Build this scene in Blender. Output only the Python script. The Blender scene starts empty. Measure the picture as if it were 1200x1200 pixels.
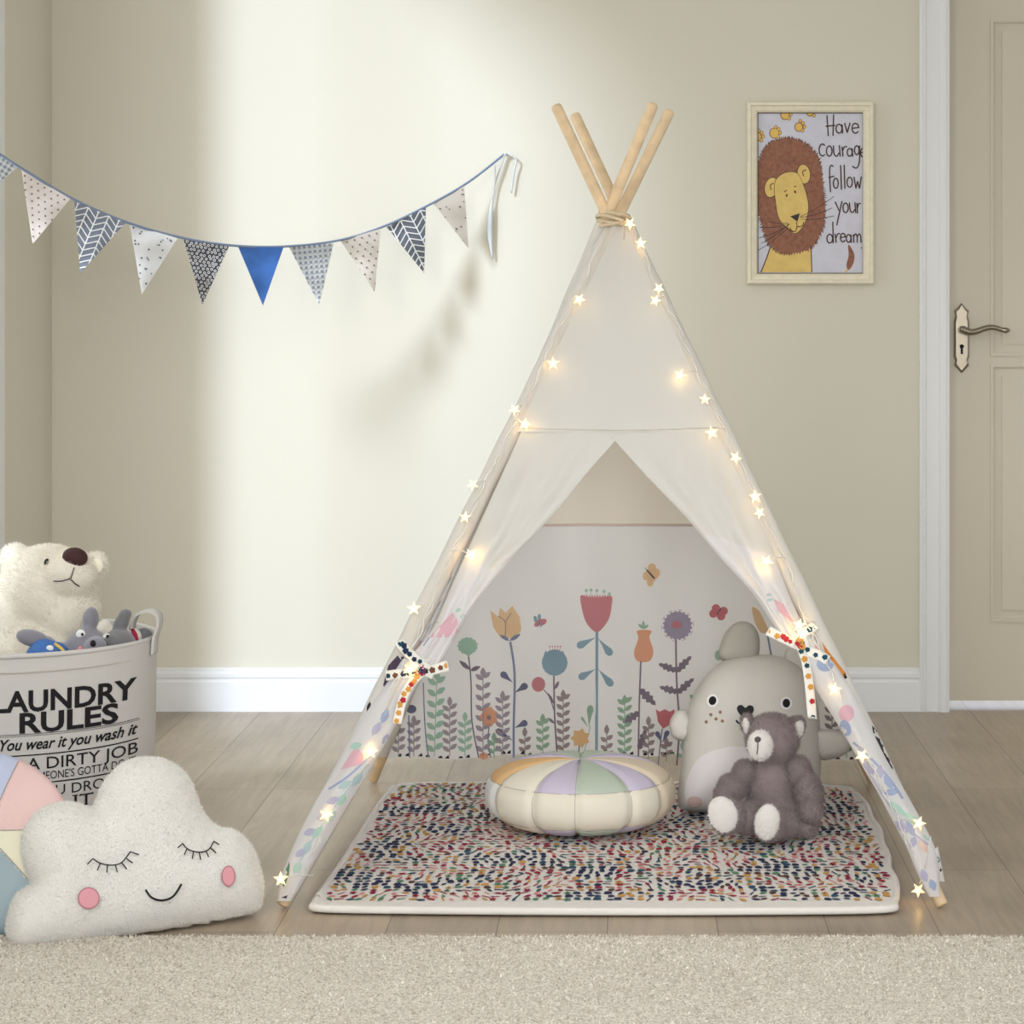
import bpy, bmesh, math, random
import numpy as np
from mathutils import Vector, Matrix, noise
from mathutils.bvhtree import BVHTree
from mathutils.geometry import delaunay_2d_cdt
random.seed(7)
C = bpy.context.scene.collection
# ------------------------------------------------------------------ camera
F, CX, HY, H = 2800.0, 739.0, 375.0, 1.05       # focal length in px of a 1200 px frame, vanishing point, eye height
cam = bpy.data.cameras.new('camera'); cam.sensor_width = 36; cam.lens = 36*F/1200
cam.shift_x = -(CX-600)/1200; cam.shift_y = -(600-HY)/1200; cam.clip_end = 60
co = bpy.data.objects.new('camera', cam); C.objects.link(co)
co.location = (0, 0, H); co.rotation_euler = (math.pi/2, 0, 0)
bpy.context.scene.camera = co
# ------------------------------------------------------------------ light
vs = bpy.context.scene.view_settings
vs.view_transform = 'Standard'; vs.look = 'None'; vs.gamma = 1; vs.exposure = 0.0; vs.use_curve_mapping = False
w = bpy.data.worlds.new('world'); bpy.context.scene.world = w; w.use_nodes = True
w.node_tree.nodes['Background'].inputs[0].default_value = (0.97, 0.985, 1.0, 1)
w.node_tree.nodes['Background'].inputs[1].default_value = 0.70
def lamp(name, kind, loc, direction, energy, col, **kw):
    l = bpy.data.lights.new(name, kind); l.energy = energy; l.color = col
    for k, v in kw.items(): setattr(l, k, v)
    o = bpy.data.objects.new(name, l); C.objects.link(o); o.location = loc
    o.rotation_euler = Vector(direction).to_track_quat('-Z', 'Y').to_euler()
    return o
lamp('sunlight', 'SUN', (-4, 2, 3), (0.65, 1.0, -0.55), 3.35, (0.80, 0.92, 1.12), angle=math.radians(9))
lamp('window_daylight', 'AREA', (-1.72, 5.1, 1.5), (1, -0.1, -0.15), 14, (0.97, 0.985, 1.0), shape='RECTANGLE', size=1.2, size_y=2.2)
lamp('left_fill', 'AREA', (-1.2, 1.5, 2.1), (0.36, 1.0, -0.42), 26, (0.99, 0.99, 1.0), shape='RECTANGLE', size=.6, size_y=1.2)  # added fill light from the left, not a lamp of the room
lamp('front_fill', 'AREA', (0.5, 0.6, 1.25), (-0.1, 1.0, -0.2), 6.5, (0.98, 0.99, 1.0), shape='RECTANGLE', size=1.8, size_y=0.9, spread=math.radians(50))  # added frontal fill, unseen, to brighten the tent interior
lamp('next_room_daylight', 'AREA', (1.45, 7.3, 0.5), (-0.2, -1, -0.6), 6, (0.72, 0.8, 1.0), shape='RECTANGLE', size=1.0, size_y=0.5)

# ------------------------------------------------------------------ helpers
def P(u, v, y):
    return Vector(((u-CX)/F*y, y, H+(HY-v)/F*y))
def plane_pt(u, v, A, B, Cc):            # point of the plane y = A + B x + C z seen at (u, v)
    a, b = (u-CX)/F, (HY-v)/F
    y = (A+H*Cc)/(1-B*a-Cc*b)
    return P(u, v, y)
def lin(c):
    c = c/255.0
    return c/12.92 if c <= 0.04045 else ((c+0.055)/1.055)**2.4
MATS = {}
def mat(name, rgb, rough=0.8, metal=0.0, emit=0, transl=0.0, nscale=0, namp=0.0, bump=0.0, bscale=200, sheen=0.0, spec=0.3):
    if name in MATS: return MATS[name]
    m = bpy.data.materials.new(name); m.use_nodes = True; nt = m.node_tree; N = nt.nodes; L = nt.links
    b = N['Principled BSDF']; col = (lin(rgb[0]), lin(rgb[1]), lin(rgb[2]), 1)
    b.inputs['Base Color'].default_value = col; b.inputs['Roughness'].default_value = rough
    b.inputs['Metallic'].default_value = metal; b.inputs['Specular IOR Level'].default_value = spec
    if sheen: b.inputs['Sheen Weight'].default_value = sheen; b.inputs['Sheen Roughness'].default_value = 0.5
    if emit:
        b.inputs['Emission Color'].default_value = col; b.inputs['Emission Strength'].default_value = emit
    tc = N.new('ShaderNodeTexCoord')
    if namp:
        n = N.new('ShaderNodeTexNoise'); n.inputs['Scale'].default_value = nscale; n.inputs['Detail'].default_value = 4
        L.new(tc.outputs['Object'], n.inputs['Vector'])
        mr = N.new('ShaderNodeMapRange'); mr.inputs[1].default_value = 0.3; mr.inputs[2].default_value = 0.7
        mr.inputs[3].default_value = 1-namp; mr.inputs[4].default_value = 1+namp; L.new(n.outputs[0], mr.inputs[0])
        mx = N.new('ShaderNodeVectorMath'); mx.operation = 'SCALE'; mx.inputs[0].default_value = col[:3]
        L.new(mr.outputs[0], mx.inputs['Scale']); L.new(mx.outputs[0], b.inputs['Base Color'])
    if bump:
        n2 = N.new('ShaderNodeTexNoise'); n2.inputs['Scale'].default_value = bscale; n2.inputs['Detail'].default_value = 3
        L.new(tc.outputs['Object'], n2.inputs['Vector'])
        bp = N.new('ShaderNodeBump'); bp.inputs['Strength'].default_value = bump; bp.inputs['Distance'].default_value = 0.002
        L.new(n2.outputs[0], bp.inputs['Height']); L.new(bp.outputs[0], b.inputs['Normal'])
    if transl:
        t = N.new('ShaderNodeBsdfTranslucent'); t.inputs[0].default_value = col
        mxs = N.new('ShaderNodeMixShader'); mxs.inputs[0].default_value = transl
        out = N['Material Output']
        L.new(b.outputs[0], mxs.inputs[1]); L.new(t.outputs[0], mxs.inputs[2]); L.new(mxs.outputs[0], out.inputs[0])
    MATS[name] = m
    return m
class MB:
    def __init__(s): s.v = []; s.f = []; s.m = []; s.mats = []; s.sm = []
    def mi(s, m):
        if m not in s.mats: s.mats.append(m)
        return s.mats.index(m)
    def add(s, vs, fs, m, smooth=True):
        o = len(s.v); s.v += [tuple(p) for p in vs]; k = s.mi(m)
        for f in fs: s.f.append([i+o for i in f]); s.m.append(k); s.sm.append(smooth)
        return s
    def box(s, x0, x1, y0, y1, z0, z1, m):
        vs = [(x, y, z) for x in (x0, x1) for y in (y0, y1) for z in (z0, z1)]
        return s.add(vs, [(0,1,3,2),(4,6,7,5),(0,4,5,1),(2,3,7,6),(0,2,6,4),(1,5,7,3)], m, False)
    def grid(s, fn, nu, nv, m, mfn=None, closed=False):
        vs = [fn(i/nu, j/nv) for j in range(nv+1) for i in range(nu+1)]
        o = len(s.v); s.v += [tuple(p) for p in vs]; k = s.mi(m)
        for j in range(nv):
            for i in range(nu):
                a = j*(nu+1)+i
                s.f.append([o+a, o+a+1, o+a+nu+2, o+a+nu+1]); s.sm.append(True)
                s.m.append(s.mi(mfn((i+.5)/nu, (j+.5)/nv)) if mfn else k)
        return s
    def tube(s, pts, r, m, n=8, cap=True, flat=1.0):
        pts = [Vector(p) for p in pts]; rs = r if isinstance(r, (list, tuple)) else [r]*len(pts)
        rings = []; up = None
        for i, p in enumerate(pts):
            d = (pts[min(i+1, len(pts)-1)]-pts[max(i-1, 0)]).normalized()
            if up is None: up = d.orthogonal().normalized()
            up = (up-d*up.dot(d)).normalized(); sd = d.cross(up)
            rings.append([p+(up*math.cos(a)+sd*math.sin(a)*flat)*rs[i] for a in [2*math.pi*k/n for k in range(n)]])
        vs = [q for rg in rings for q in rg]; fs = []
        for i in range(len(pts)-1):
            for k in range(n):
                fs.append((i*n+k, i*n+(k+1)%n, (i+1)*n+(k+1)%n, (i+1)*n+k))
        if cap: fs += [tuple(range(n))[::-1], tuple((len(pts)-1)*n+k for k in range(n))]
        return s.add(vs, fs, m)
    def prism(s, prof, p0, p1, mapf, m):       # profile [(a,b)] swept between two stations through mapf(a,b,t)
        n = len(prof); vs = [mapf(a, b, t) for t in (p0, p1) for a, b in prof]
        fs = [(i, (i+1) % n, n+(i+1) % n, n+i) for i in range(n)] + [tuple(range(n)), tuple(range(n, 2*n))[::-1]]
        return s.add(vs, fs, m, False)
    def ell(s, c, r, m, rot=None, seg=24):
        bm = bmesh.new(); bmesh.ops.create_uvsphere(bm, u_segments=seg, v_segments=seg//2+2, radius=1)
        M = Matrix.Translation(c) @ (rot or Matrix()) @ Matrix.Diagonal((*r, 1))
        vs = [M @ v.co for v in bm.verts]; fs = [[v.index for v in f.verts] for f in bm.faces]; bm.free()
        return s.add(vs, fs, m)
    def mesh(s, name):
        me = bpy.data.meshes.new(name); me.from_pydata(s.v, [], s.f)
        for m in s.mats: me.materials.append(m)
        me.polygons.foreach_set('material_index', s.m); me.polygons.foreach_set('use_smooth', s.sm); me.update()
        return me
    def build(s, name, parent=None, fix=False, base=None):
        me = s.mesh(name)
        if fix:
            bm = bmesh.new(); bm.from_mesh(me); bmesh.ops.recalc_face_normals(bm, faces=bm.faces); bm.to_mesh(me); bm.free()
        o = bpy.data.objects.new(name, me); C.objects.link(o)
        if parent: o.parent = parent; o.location = (0, 0, 0) if parent.type == 'MESH' else -Vector(parent.location)
        elif base is not None:
            me.transform(Matrix.Translation(-Vector(base))); o.location = base
        return o
    def bvh(s): return BVHTree.FromPolygons([Vector(v) for v in s.v], s.f)
def thing(name, label, cat, loc, group=None):
    o = bpy.data.objects.new(name, None); C.objects.link(o); o.location = loc; o.empty_display_size = .05
    o['label'] = label; o['category'] = cat
    if group: o['group'] = group
    return o
def tag(o, label, cat): o['label'] = label; o['category'] = cat; return o
def struct(o): o['kind'] = 'structure'; return o
def smooth_path(pts, n=6, closed=False):      # catmull-rom through tuples
    out = []; N_ = len(pts); seg = N_ if closed else N_-1
    g = (lambda i: pts[i % N_]) if closed else (lambda i: pts[max(0, min(N_-1, i))])
    for i in range(seg):
        p0, p1, p2, p3 = g(i-1), g(i), g(i+1), g(i+2)
        for k in range(n):
            t = k/n
            out.append(tuple(.5*(2*b+(c-a)*t+(2*a-5*b+4*c-d)*t*t+(3*b-a-3*c+d)*t**3) for a, b, c, d in zip(p0, p1, p2, p3)))
    if not closed: out.append(tuple(pts[-1]))
    return out
def tri(poly, spacing=None):
    pts = [Vector((p[0], p[1])) for p in poly]; n = len(pts)
    if spacing:
        q = []
        for i in range(n):
            a, b = pts[i], pts[(i+1) % n]; k = max(1, int((b-a).length/spacing))
            q += [a.lerp(b, j/k) for j in range(k)]
        pts = q; n = len(pts)
    ins = []
    if spacing:
        xs = [p.x for p in pts]; ys = [p.y for p in pts]
        A = np.array([(p.x, p.y) for p in pts]); B = np.roll(A, -1, 0)
        y = min(ys); row = 0
        while y < max(ys):
            x = min(xs)+(row % 2)*spacing/2
            while x < max(xs):
                c = ((A[:, 1] > y) != (B[:, 1] > y)); den = np.where(B[:, 1] == A[:, 1], 1e-9, B[:, 1]-A[:, 1])
                if (c & (x < (B[:, 0]-A[:, 0])*(y-A[:, 1])/den+A[:, 0])).sum() % 2:
                    if edist(A, B, x, y) > spacing*.45: ins.append(Vector((x, y)))
                x += spacing
            y += spacing*.87; row += 1
    r = delaunay_2d_cdt(pts+ins, [], [list(range(n))], 1, 1e-6)
    return r[0], r[2]
def edist(A, B, x, y):
    d = B-A; t = np.clip((((x-A[:, 0])*d[:, 0]+(y-A[:, 1])*d[:, 1])/np.maximum((d**2).sum(1), 1e-12)), 0, 1)
    return float(np.sqrt((A[:, 0]+t*d[:, 0]-x)**2+(A[:, 1]+t*d[:, 1]-y)**2).min())
def clip_convex(poly, clip):
    out = list(poly); n = len(clip)
    ar = sum(clip[i][0]*clip[(i+1) % n][1]-clip[(i+1) % n][0]*clip[i][1] for i in range(n))
    for i in range(n):
        a, b = clip[i], clip[(i+1) % n]
        def side(p): return ((b[0]-a[0])*(p[1]-a[1])-(b[1]-a[1])*(p[0]-a[0]))*(1 if ar > 0 else -1)
        src, out = out, []
        for j in range(len(src)):
            p, q = src[j], src[(j+1) % len(src)]; sp, sq = side(p), side(q)
            if sp >= 0: out.append(p)
            if (sp >= 0) != (sq >= 0):
                t = sp/(sp-sq); out.append((p[0]+(q[0]-p[0])*t, p[1]+(q[1]-p[1])*t))
        if len(out) < 3: return []
    return out
class Print:                                    # flat shapes printed on a surface: S(u, v, lift) -> point
    def __init__(s, mb, S, scale=1, org=(0, 0), clip=None, spacing=None):
        s.mb, s.S, s.k, s.o, s.clip, s.sp = mb, S, scale, org, clip, spacing
        s.n = 0
    def lift(s): s.n += 1; return 0.0006+(s.n % 40)*0.00001
    def poly(s, pts, m, layer=0, spacing='d'):
        if s.clip: pts = clip_convex(pts, s.clip)
        if len(pts) < 3: return
        sp = s.sp if spacing == 'd' else spacing
        try: vs, fs = tri(pts, sp)
        except Exception: return
        if not fs: return
        h = s.lift()+layer*0.0005
        q = [s.S(v.x/s.k+s.o[0], v.y/s.k+s.o[1], h) for v in vs]
        if any(p is None for p in q):
            bad = {i for i, p in enumerate(q) if p is None}; fs = [f for f in fs if not any(i in bad for i in f)]
            q = [p or (0, 5, 0.1) for p in q]
            use = sorted({i for f in fs for i in f}); mp = {i: j for j, i in enumerate(use)}
            q = [q[i] for i in use]; fs = [[mp[i] for i in f] for f in fs]
            if not fs: return
        s.mb.add(q, fs, m)
    def ell(s, x, y, rx, ry, m, rot=0, layer=0, n=16, jag=0):
        c, d = math.cos(math.radians(rot)), math.sin(math.radians(rot)); pts = []
        for i in range(n):
            a = 2*math.pi*i/n; k = 1+(jag if i % 2 else 0)
            px, py = rx*k*math.cos(a), ry*k*math.sin(a); pts.append((x+px*c-py*d, y+px*d+py*c))
        s.poly(pts, m, layer)
    def stroke(s, pts, wd, m, layer=0, smooth=True):
        if smooth and len(pts) > 2: pts = smooth_path(pts, 5)
        if not smooth and len(pts) > 2 and not isinstance(wd, tuple):
            for p, q in zip(pts, pts[1:]):
                dx, dy = q[0]-p[0], q[1]-p[1]; l = math.hypot(dx, dy) or 1; dx *= wd*.3/l; dy *= wd*.3/l
                s.stroke([(p[0]-dx, p[1]-dy), (q[0]+dx, q[1]+dy)], wd, m, layer)
            return
        L_, R_ = [], []
        for i, p in enumerate(pts):
            a, b = pts[max(0, i-1)], pts[min(len(pts)-1, i+1)]; dx, dy = b[0]-a[0], b[1]-a[1]; l = math.hypot(dx, dy) or 1
            ww = (wd if not isinstance(wd, tuple) else wd[0]+(wd[1]-wd[0])*i/(len(pts)-1))/2
            nx, ny = -dy/l*ww, dx/l*ww; L_.append((p[0]+nx, p[1]+ny)); R_.append((p[0]-nx, p[1]-ny))
        for i in range(len(pts)-1): s.poly([L_[i], L_[i+1], R_[i+1], R_[i]], m, layer, spacing=None)
    def leaf(s, x0, y0, x1, y1, wd, m, layer=0):
        dx, dy = x1-x0, y1-y0; nx, ny = -dy, dx; l = math.hypot(dx, dy) or 1; nx /= l; ny /= l
        f = lambda t, k: (x0+dx*t+nx*k*wd, y0+dy*t+ny*k*wd)
        s.poly([f(0, 0), f(.25, .38), f(.55, .5), f(.85, .25), f(1, 0), f(.85, -.25), f(.55, -.5), f(.25, -.38)], m, layer)
    def drop(s, x0, y0, x1, y1, wd, m, layer=0):
        dx, dy = x1-x0, y1-y0; l = math.hypot(dx, dy) or 1; nx, ny = -dy/l, dx/l
        f = lambda t, k: (x0+dx*t+nx*k*wd, y0+dy*t+ny*k*wd)
        s.poly([f(0, 0), f(.4, .22), f(.75, .5), f(.93, .38), f(1, 0), f(.93, -.38), f(.75, -.5), f(.4, -.22)], m, layer)
def on_mesh(bvh):
    o = Vector((0, 0, H))
    def S(u, v, h):
        d = (P(u, v, 1)-o).normalized(); r = bvh.ray_cast(o, d)
        return None if r[0] is None else r[0]-d*(h+.0009)
    return S
def text_shape(txt, x0, x1, y0, y1, shear=0.0, bold=0.0, space=1.0):
    cu = bpy.data.curves.new('t', 'FONT'); cu.body = txt; cu.offset = bold; cu.space_character = space; cu.resolution_u = 3; cu.shear = shear
    ob = bpy.data.objects.new('t', cu); C.objects.link(ob)
    dg = bpy.context.evaluated_depsgraph_get(); me = bpy.data.meshes.new_from_object(ob.evaluated_get(dg))
    bm = bmesh.new(); bm.from_mesh(me); bmesh.ops.triangulate(bm, faces=bm.faces)
    vs = [v.co.copy() for v in bm.verts]; fs = [[v.index for v in f.verts] for f in bm.faces]
    bm.free(); bpy.data.objects.remove(ob); bpy.data.meshes.remove(me); bpy.data.curves.remove(cu)
    xa, xb = min(v.x for v in vs), max(v.x for v in vs); ya, yb = (0, 0.7)
    return [(x0+(v.x-xa)/(xb-xa)*(x1-x0), y1+(v.y-ya)/(yb-ya)*(y0-y1)) for v in vs], fs
def print_text(pr, txt, x0, x1, y0, y1, m, **kw):
    vs, fs = text_shape(txt, x0, x1, y0, y1, **kw)
    pr.mb.add([pr.S(v[0], v[1], 0.0012) for v in vs], fs, m, False)
def fur(mb, src, n, ln, wd, m, droop=0.25, rnd=0.6, keep=None):
    V_ = [Vector(v) for v in src.v]; tris = []
    for f in src.f:
        for i in range(1, len(f)-1): tris.append((f[0], f[i], f[i+1]))
    ar = [((V_[b]-V_[a]).cross(V_[c]-V_[a])).length for a, b, c in tris]
    vs, fs = [], []
    for k, ti in enumerate(random.choices(range(len(tris)), ar, k=n)):
        a, b, c = (V_[i] for i in tris[ti]); r1, r2 = random.random(), random.random()
        if r1+r2 > 1: r1, r2 = 1-r1, 1-r2
        p = a+(b-a)*r1+(c-a)*r2; nn = (b-a).cross(c-a)
        if nn.length == 0: continue
        nn.normalize()
        if keep and not keep(p, nn): continue
        d = (nn+Vector((random.uniform(-1, 1), random.uniform(-1, 1), random.uniform(-1, 1)))*rnd+Vector((0, 0, -droop))).normalized()
        sd = d.cross(Vector((random.uniform(-1, 1), random.uniform(-1, 1), random.uniform(-1, 1)))).normalized()*wd/2
        l = ln*random.uniform(.6, 1.2); o = len(vs)
        vs += [p-sd-nn*.001, p+sd-nn*.001, p+d*l]; fs.append((o, o+1, o+2))
    mb.add(vs, fs, m, True)
def blob(parts, m, voxel=0.006, smooth=6):
    """one smooth closed body from ellipsoids (centre, radii, rotation about the depth axis in degrees)"""
    b = MB()
    for c, r, a in parts: b.ell(c, r, m, Matrix.Rotation(math.radians(a), 4, 'Y'), 20)
    me = b.mesh('tmp'); o = bpy.data.objects.new('tmp', me); C.objects.link(o)
    rm = o.modifiers.new('r', 'REMESH'); rm.mode = 'VOXEL'; rm.voxel_size = voxel
    sm = o.modifiers.new('s', 'SMOOTH'); sm.iterations = smooth; sm.factor = .5
    me2 = bpy.data.meshes.new_from_object(o.evaluated_get(bpy.context.evaluated_depsgraph_get()))
    out = MB(); out.add([v.co.copy() for v in me2.vertices], [list(p.vertices) for p in me2.polygons], m)
    bpy.data.objects.remove(o); bpy.data.meshes.remove(me); bpy.data.meshes.remove(me2)
    return out
def E(u, v, y, ru, rv, ry, rot=0):      # ellipsoid measured in the photo at depth y
    return (P(u, v, y), (ru/F*y, ry, rv/F*y), rot)
def cushion(outline, plane, T, R, m, spacing, n=6, back=None, power=2.0, relax=12):
    pts = smooth_path(outline, n, True)
    vs, fs = tri(pts, spacing)
    A = np.array(pts); B = np.roll(A, -1, 0)
    d = np.array([edist(A, B, v.x, v.y) for v in vs]); bd = d < 1e-3
    nb = [set() for _ in vs]
    for f in fs:
        for i in range(3): nb[f[i]].add(f[(i+1) % 3]); nb[f[(i+1) % 3]].add(f[i])
    nbl = [list(x) for x in nb]
    for _ in range(relax):
        d2 = d.copy()
        for i in range(len(vs)):
            if not bd[i] and nbl[i]: d2[i] = d[i]+min(1, d[i]/R)*.7*(d[nbl[i]].mean()-d[i])
        d = d2
    s_ = np.clip(d/R, 0, 1); h = T*np.sqrt(np.maximum(0, 1-(1-s_)**power))
    b = MB(); front = []; idx = {}; allv = []
    for i, v in enumerate(vs):
        q = plane_pt(v.x, v.y, *plane); allv.append(P(v.x, v.y, q.y-h[i]))
    for i, v in enumerate(vs):
        if bd[i]: idx[i] = i
        else:
            q = plane_pt(v.x, v.y, *plane); idx[i] = len(allv); allv.append(P(v.x, v.y, q.y+h[i]*(back if back is not None else 1)))
    F2 = []
    for f in fs:
        a, b_, c = (vs[i] for i in f); up = (b_.x-a.x)*(c.y-a.y)-(b_.y-a.y)*(c.x-a.x) < 0
        g = list(f) if up else list(f)[::-1]
        F2.append(g); F2.append([idx[i] for i in g[::-1]])
    b.add(allv, F2, m)
    return b

# ------------------------------------------------------------------ materials
M_wall = mat('painted_wall', (213, 208, 191), .85, bump=.12, bscale=120)
M_white = mat('white_paint', (228, 229, 228), .45)
M_door = mat('door_paint', (206, 198, 178), .5)
M_ceiling = mat('ceiling_paint', (225, 222, 214), .9)
M_canvas = mat('tent_canvas', (238, 237, 232), .9, transl=.45, bump=.25, bscale=900)
M_print = mat('printed_canvas', (242, 241, 241), .9, transl=.45, bump=.2, bscale=900)
M_wood = mat('pole_wood', (222, 196, 158), .55, nscale=30, namp=.12)
M_rope = mat('rope', (206, 190, 160), .9, bump=.5, bscale=600)
M_black = mat('black', (22, 20, 22), .6)
M_ink = mat('ink', (28, 26, 28), .8)
M_furw = mat('cream_plush', (240, 236, 224), .95, sheen=.3)
def wood_floor():
    m = bpy.data.materials.new('oak_planks'); m.use_nodes = True; nt = m.node_tree; N = nt.nodes; L = nt.links; b = N['Principled BSDF']
    tc = N.new('ShaderNodeTexCoord'); mp = N.new('ShaderNodeMapping'); mp.inputs['Rotation'].default_value = (0, 0, math.radians(90)); mp.inputs['Location'].default_value = (0.35, 0.04, 0)
    L.new(tc.outputs['Object'], mp.inputs[0])
    br = N.new('ShaderNodeTexBrick'); br.offset = .37; br.offset_frequency = 3
    for k, v in (('Scale', 1), ('Mortar Size', .0012), ('Mortar Smooth', .3), ('Brick Width', 1.25), ('Row Height', .19), ('Bias', 0)): br.inputs[k].default_value = v
    br.inputs['Color1'].default_value = (lin(162), lin(147), lin(128), 1); br.inputs['Color2'].default_value = (lin(175), lin(160), lin(140), 1)
    br.inputs['Mortar'].default_value = (lin(118), lin(102), lin(84), 1)
    L.new(mp.outputs[0], br.inputs['Vector'])
    m2 = N.new('ShaderNodeMapping'); m2.inputs['Scale'].default_value = (30, 2.2, 1); L.new(tc.outputs['Object'], m2.inputs[0])
    n = N.new('ShaderNodeTexNoise'); n.inputs['Scale'].default_value = 1.6; n.inputs['Detail'].default_value = 7; n.inputs['Roughness'].default_value = .62; n.inputs['Distortion'].default_value = .9
    L.new(m2.outputs[0], n.inputs['Vector'])
    n3 = N.new('ShaderNodeTexNoise'); n3.inputs['Scale'].default_value = 2.3; n3.inputs['Detail'].default_value = 3; L.new(tc.outputs['Object'], n3.inputs['Vector'])
    ad = N.new('ShaderNodeMath'); ad.operation = 'ADD'; L.new(n.outputs[0], ad.inputs[0]); L.new(n3.outputs[0], ad.inputs[1])
    mr = N.new('ShaderNodeMapRange'); mr.inputs[1].default_value = .7; mr.inputs[2].default_value = 1.3; mr.inputs[3].default_value = .76; mr.inputs[4].default_value = 1.2
    L.new(ad.outputs[0], mr.inputs[0])
    sc = N.new('ShaderNodeVectorMath'); sc.operation = 'SCALE'; L.new(br.outputs['Color'], sc.inputs[0]); L.new(mr.outputs[0], sc.inputs['Scale'])
    L.new(sc.outputs[0], b.inputs['Base Color']); b.inputs['Roughness'].default_value = .38; b.inputs['Specular IOR Level'].default_value = .4
    bp = N.new('ShaderNodeBump'); bp.inputs['Strength'].default_value = .12; bp.inputs['Distance'].default_value = .001; L.new(n.outputs[0], bp.inputs['Height']); L.new(bp.outputs[0], b.inputs['Normal'])
    return m
def pile_mat(name, rgb, scale=260):
    m = bpy.data.materials.new(name); m.use_nodes = True; nt = m.node_tree; N = nt.nodes; L = nt.links; b = N['Principled BSDF']
    tc = N.new('ShaderNodeTexCoord'); n = N.new('ShaderNodeTexNoise'); n.inputs['Scale'].default_value = scale; n.inputs['Detail'].default_value = 3; L.new(tc.outputs['Object'], n.inputs[0])
    cr = N.new('ShaderNodeValToRGB'); cr.color_ramp.elements[0].position = .33; cr.color_ramp.elements[1].position = .62
    cr.color_ramp.elements[0].color = (lin(rgb[0]-48), lin(rgb[1]-50), lin(rgb[2]-52), 1); cr.color_ramp.elements[1].color = (lin(rgb[0]+8), lin(rgb[1]+8), lin(rgb[2]+8), 1)
    L.new(n.outputs[0], cr.inputs[0]); L.new(cr.outputs[0], b.inputs['Base Color']); b.inputs['Roughness'].default_value = 1; b.inputs['Specular IOR Level'].default_value = .1
    bp = N.new('ShaderNodeBump'); bp.inputs['Strength'].default_value = .9; bp.inputs['Distance'].default_value = .004; L.new(n.outputs[0], bp.inputs['Height']); L.new(bp.outputs[0], b.inputs['Normal'])
    return m

# ------------------------------------------------------------------ room
WY = 6.42; WX = -1.555; CH = 3.15; DX0, DX1, DZ = (1108-CX)/436, (1108-CX)/436+.86, 2.06
fl = MB().box(WX-.12, 3.2, -.6, 8.2, -.05, 0, wood_floor()); struct(fl.build('floor'))
wb = MB(); wb.box(WX-.12, DX0, WY, WY+.12, 0, CH, M_wall); wb.box(DX0, DX1, WY, WY+.12, DZ, CH, M_wall); wb.box(DX1, 3.2, WY, WY+.12, 0, CH, M_wall)
struct(wb.build('wall_back'))
Y0, Y1, Z0, Z1 = 3.95, 5.80, .3, 3.0
wl = MB(); wl.box(WX-.12, WX, -.6, Y0, 0, CH, M_wall); wl.box(WX-.12, WX, Y1, WY, 0, CH, M_wall)
wl.box(WX-.12, WX, Y0, Y1, 0, Z0, M_wall); wl.box(WX-.12, WX, Y0, Y1, Z1, CH, M_wall); struct(wl.build('wall_left'))
struct(MB().box(WX-.12, 3.2, 2.2, WY+.12, CH, CH+.08, M_ceiling).build('ceiling'))
wf = thing('window_1', 'x', 'window', (WX, (Y0+Y1)/2, Z0)); del wf['label']; del wf['category']; struct(wf)
fr = MB()
for a, b, c, d in ((Y0-.06, Y0+.035, Z0-.06, Z1+.06), (Y1-.035, Y1+.068, Z0-.06, Z1+.06)): fr.box(WX-.10, WX+.018, a, b, c, d, M_white)
for c, d in ((Z0-.06, Z0+.035), (Z1-.035, Z1+.06)): fr.box(WX-.10, WX+.018, Y0+.035, Y1-.035, c, d, M_white)
fr.box(WX-.03, WX-.01, 5.035, 5.06, Z0+.035, Z1-.035, M_white)
fro = fr.build('window_frame', wf)
mg = bpy.data.materials.new('clear_glass'); mg.use_nodes = True; nt = mg.node_tree; nt.nodes.remove(nt.nodes['Principled BSDF'])
tr = nt.nodes.new('ShaderNodeBsdfTransparent'); gl = nt.nodes.new('ShaderNodeBsdfGlossy'); gl.inputs['Roughness'].default_value = .02; mx = nt.nodes.new('ShaderNodeMixShader'); mx.inputs[0].default_value = .06
nt.links.new(tr.outputs[0], mx.inputs[1]); nt.links.new(gl.outputs[0], mx.inputs[2]); nt.links.new(mx.outputs[0], nt.nodes['Material Output'].inputs[0])
for a, b in ((Y0+.035, 5.035), (5.06, Y1-.035)): MB().box(WX-.05, WX-.045, a, b, Z0+.035, Z1-.035, mg).build('pane', fro)
bprof = [(0, 0), (.016, 0), (.016, .078), (.011, .083), (.011, .088), (.014, .091), (.014, .101), (.008, .107), (.008, .113), (.004, .116), (0, .116)]
bb = MB(); bb.prism(bprof, WX, (1077-CX)/436+.004, lambda a, b, t: (t, WY-a, b), M_white); bb.prism(bprof, DX1+.08, 3.2, lambda a, b, t: (t, WY-a, b), M_white); struct(bb.build('baseboard_back', fix=True))
bl = MB(); bl.prism(bprof, -.6, WY-.016, lambda a, b, t: (WX+a, t, b), M_white); struct(bl.build('baseboard_left', fix=True))
cprof = [(0, 0), (.0, .016), (.006, .020), (.010, .018), (.014, .022), (.018, .016), (.050, .016), (.054, .022), (.060, .026), (.070, .026), (.072, .022), (.078, .024), (.078, -.06), (.070, -.06), (.070, 0)]
ct = MB(); x0 = (1077-CX)/436
ct.prism(cprof, 0, DZ+.07, lambda a, b, t: (x0+a, WY-b, t), M_white)
ct.prism(cprof, 0, DZ+.07, lambda a, b, t: (DX1+.07-a+.008, WY-b, t), M_white)
ct.prism(cprof, x0, DX1+.078, lambda a, b, t: (t, WY-b, DZ+.0785-a), M_white)
struct(ct.build('trim_1', fix=True))
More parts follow.
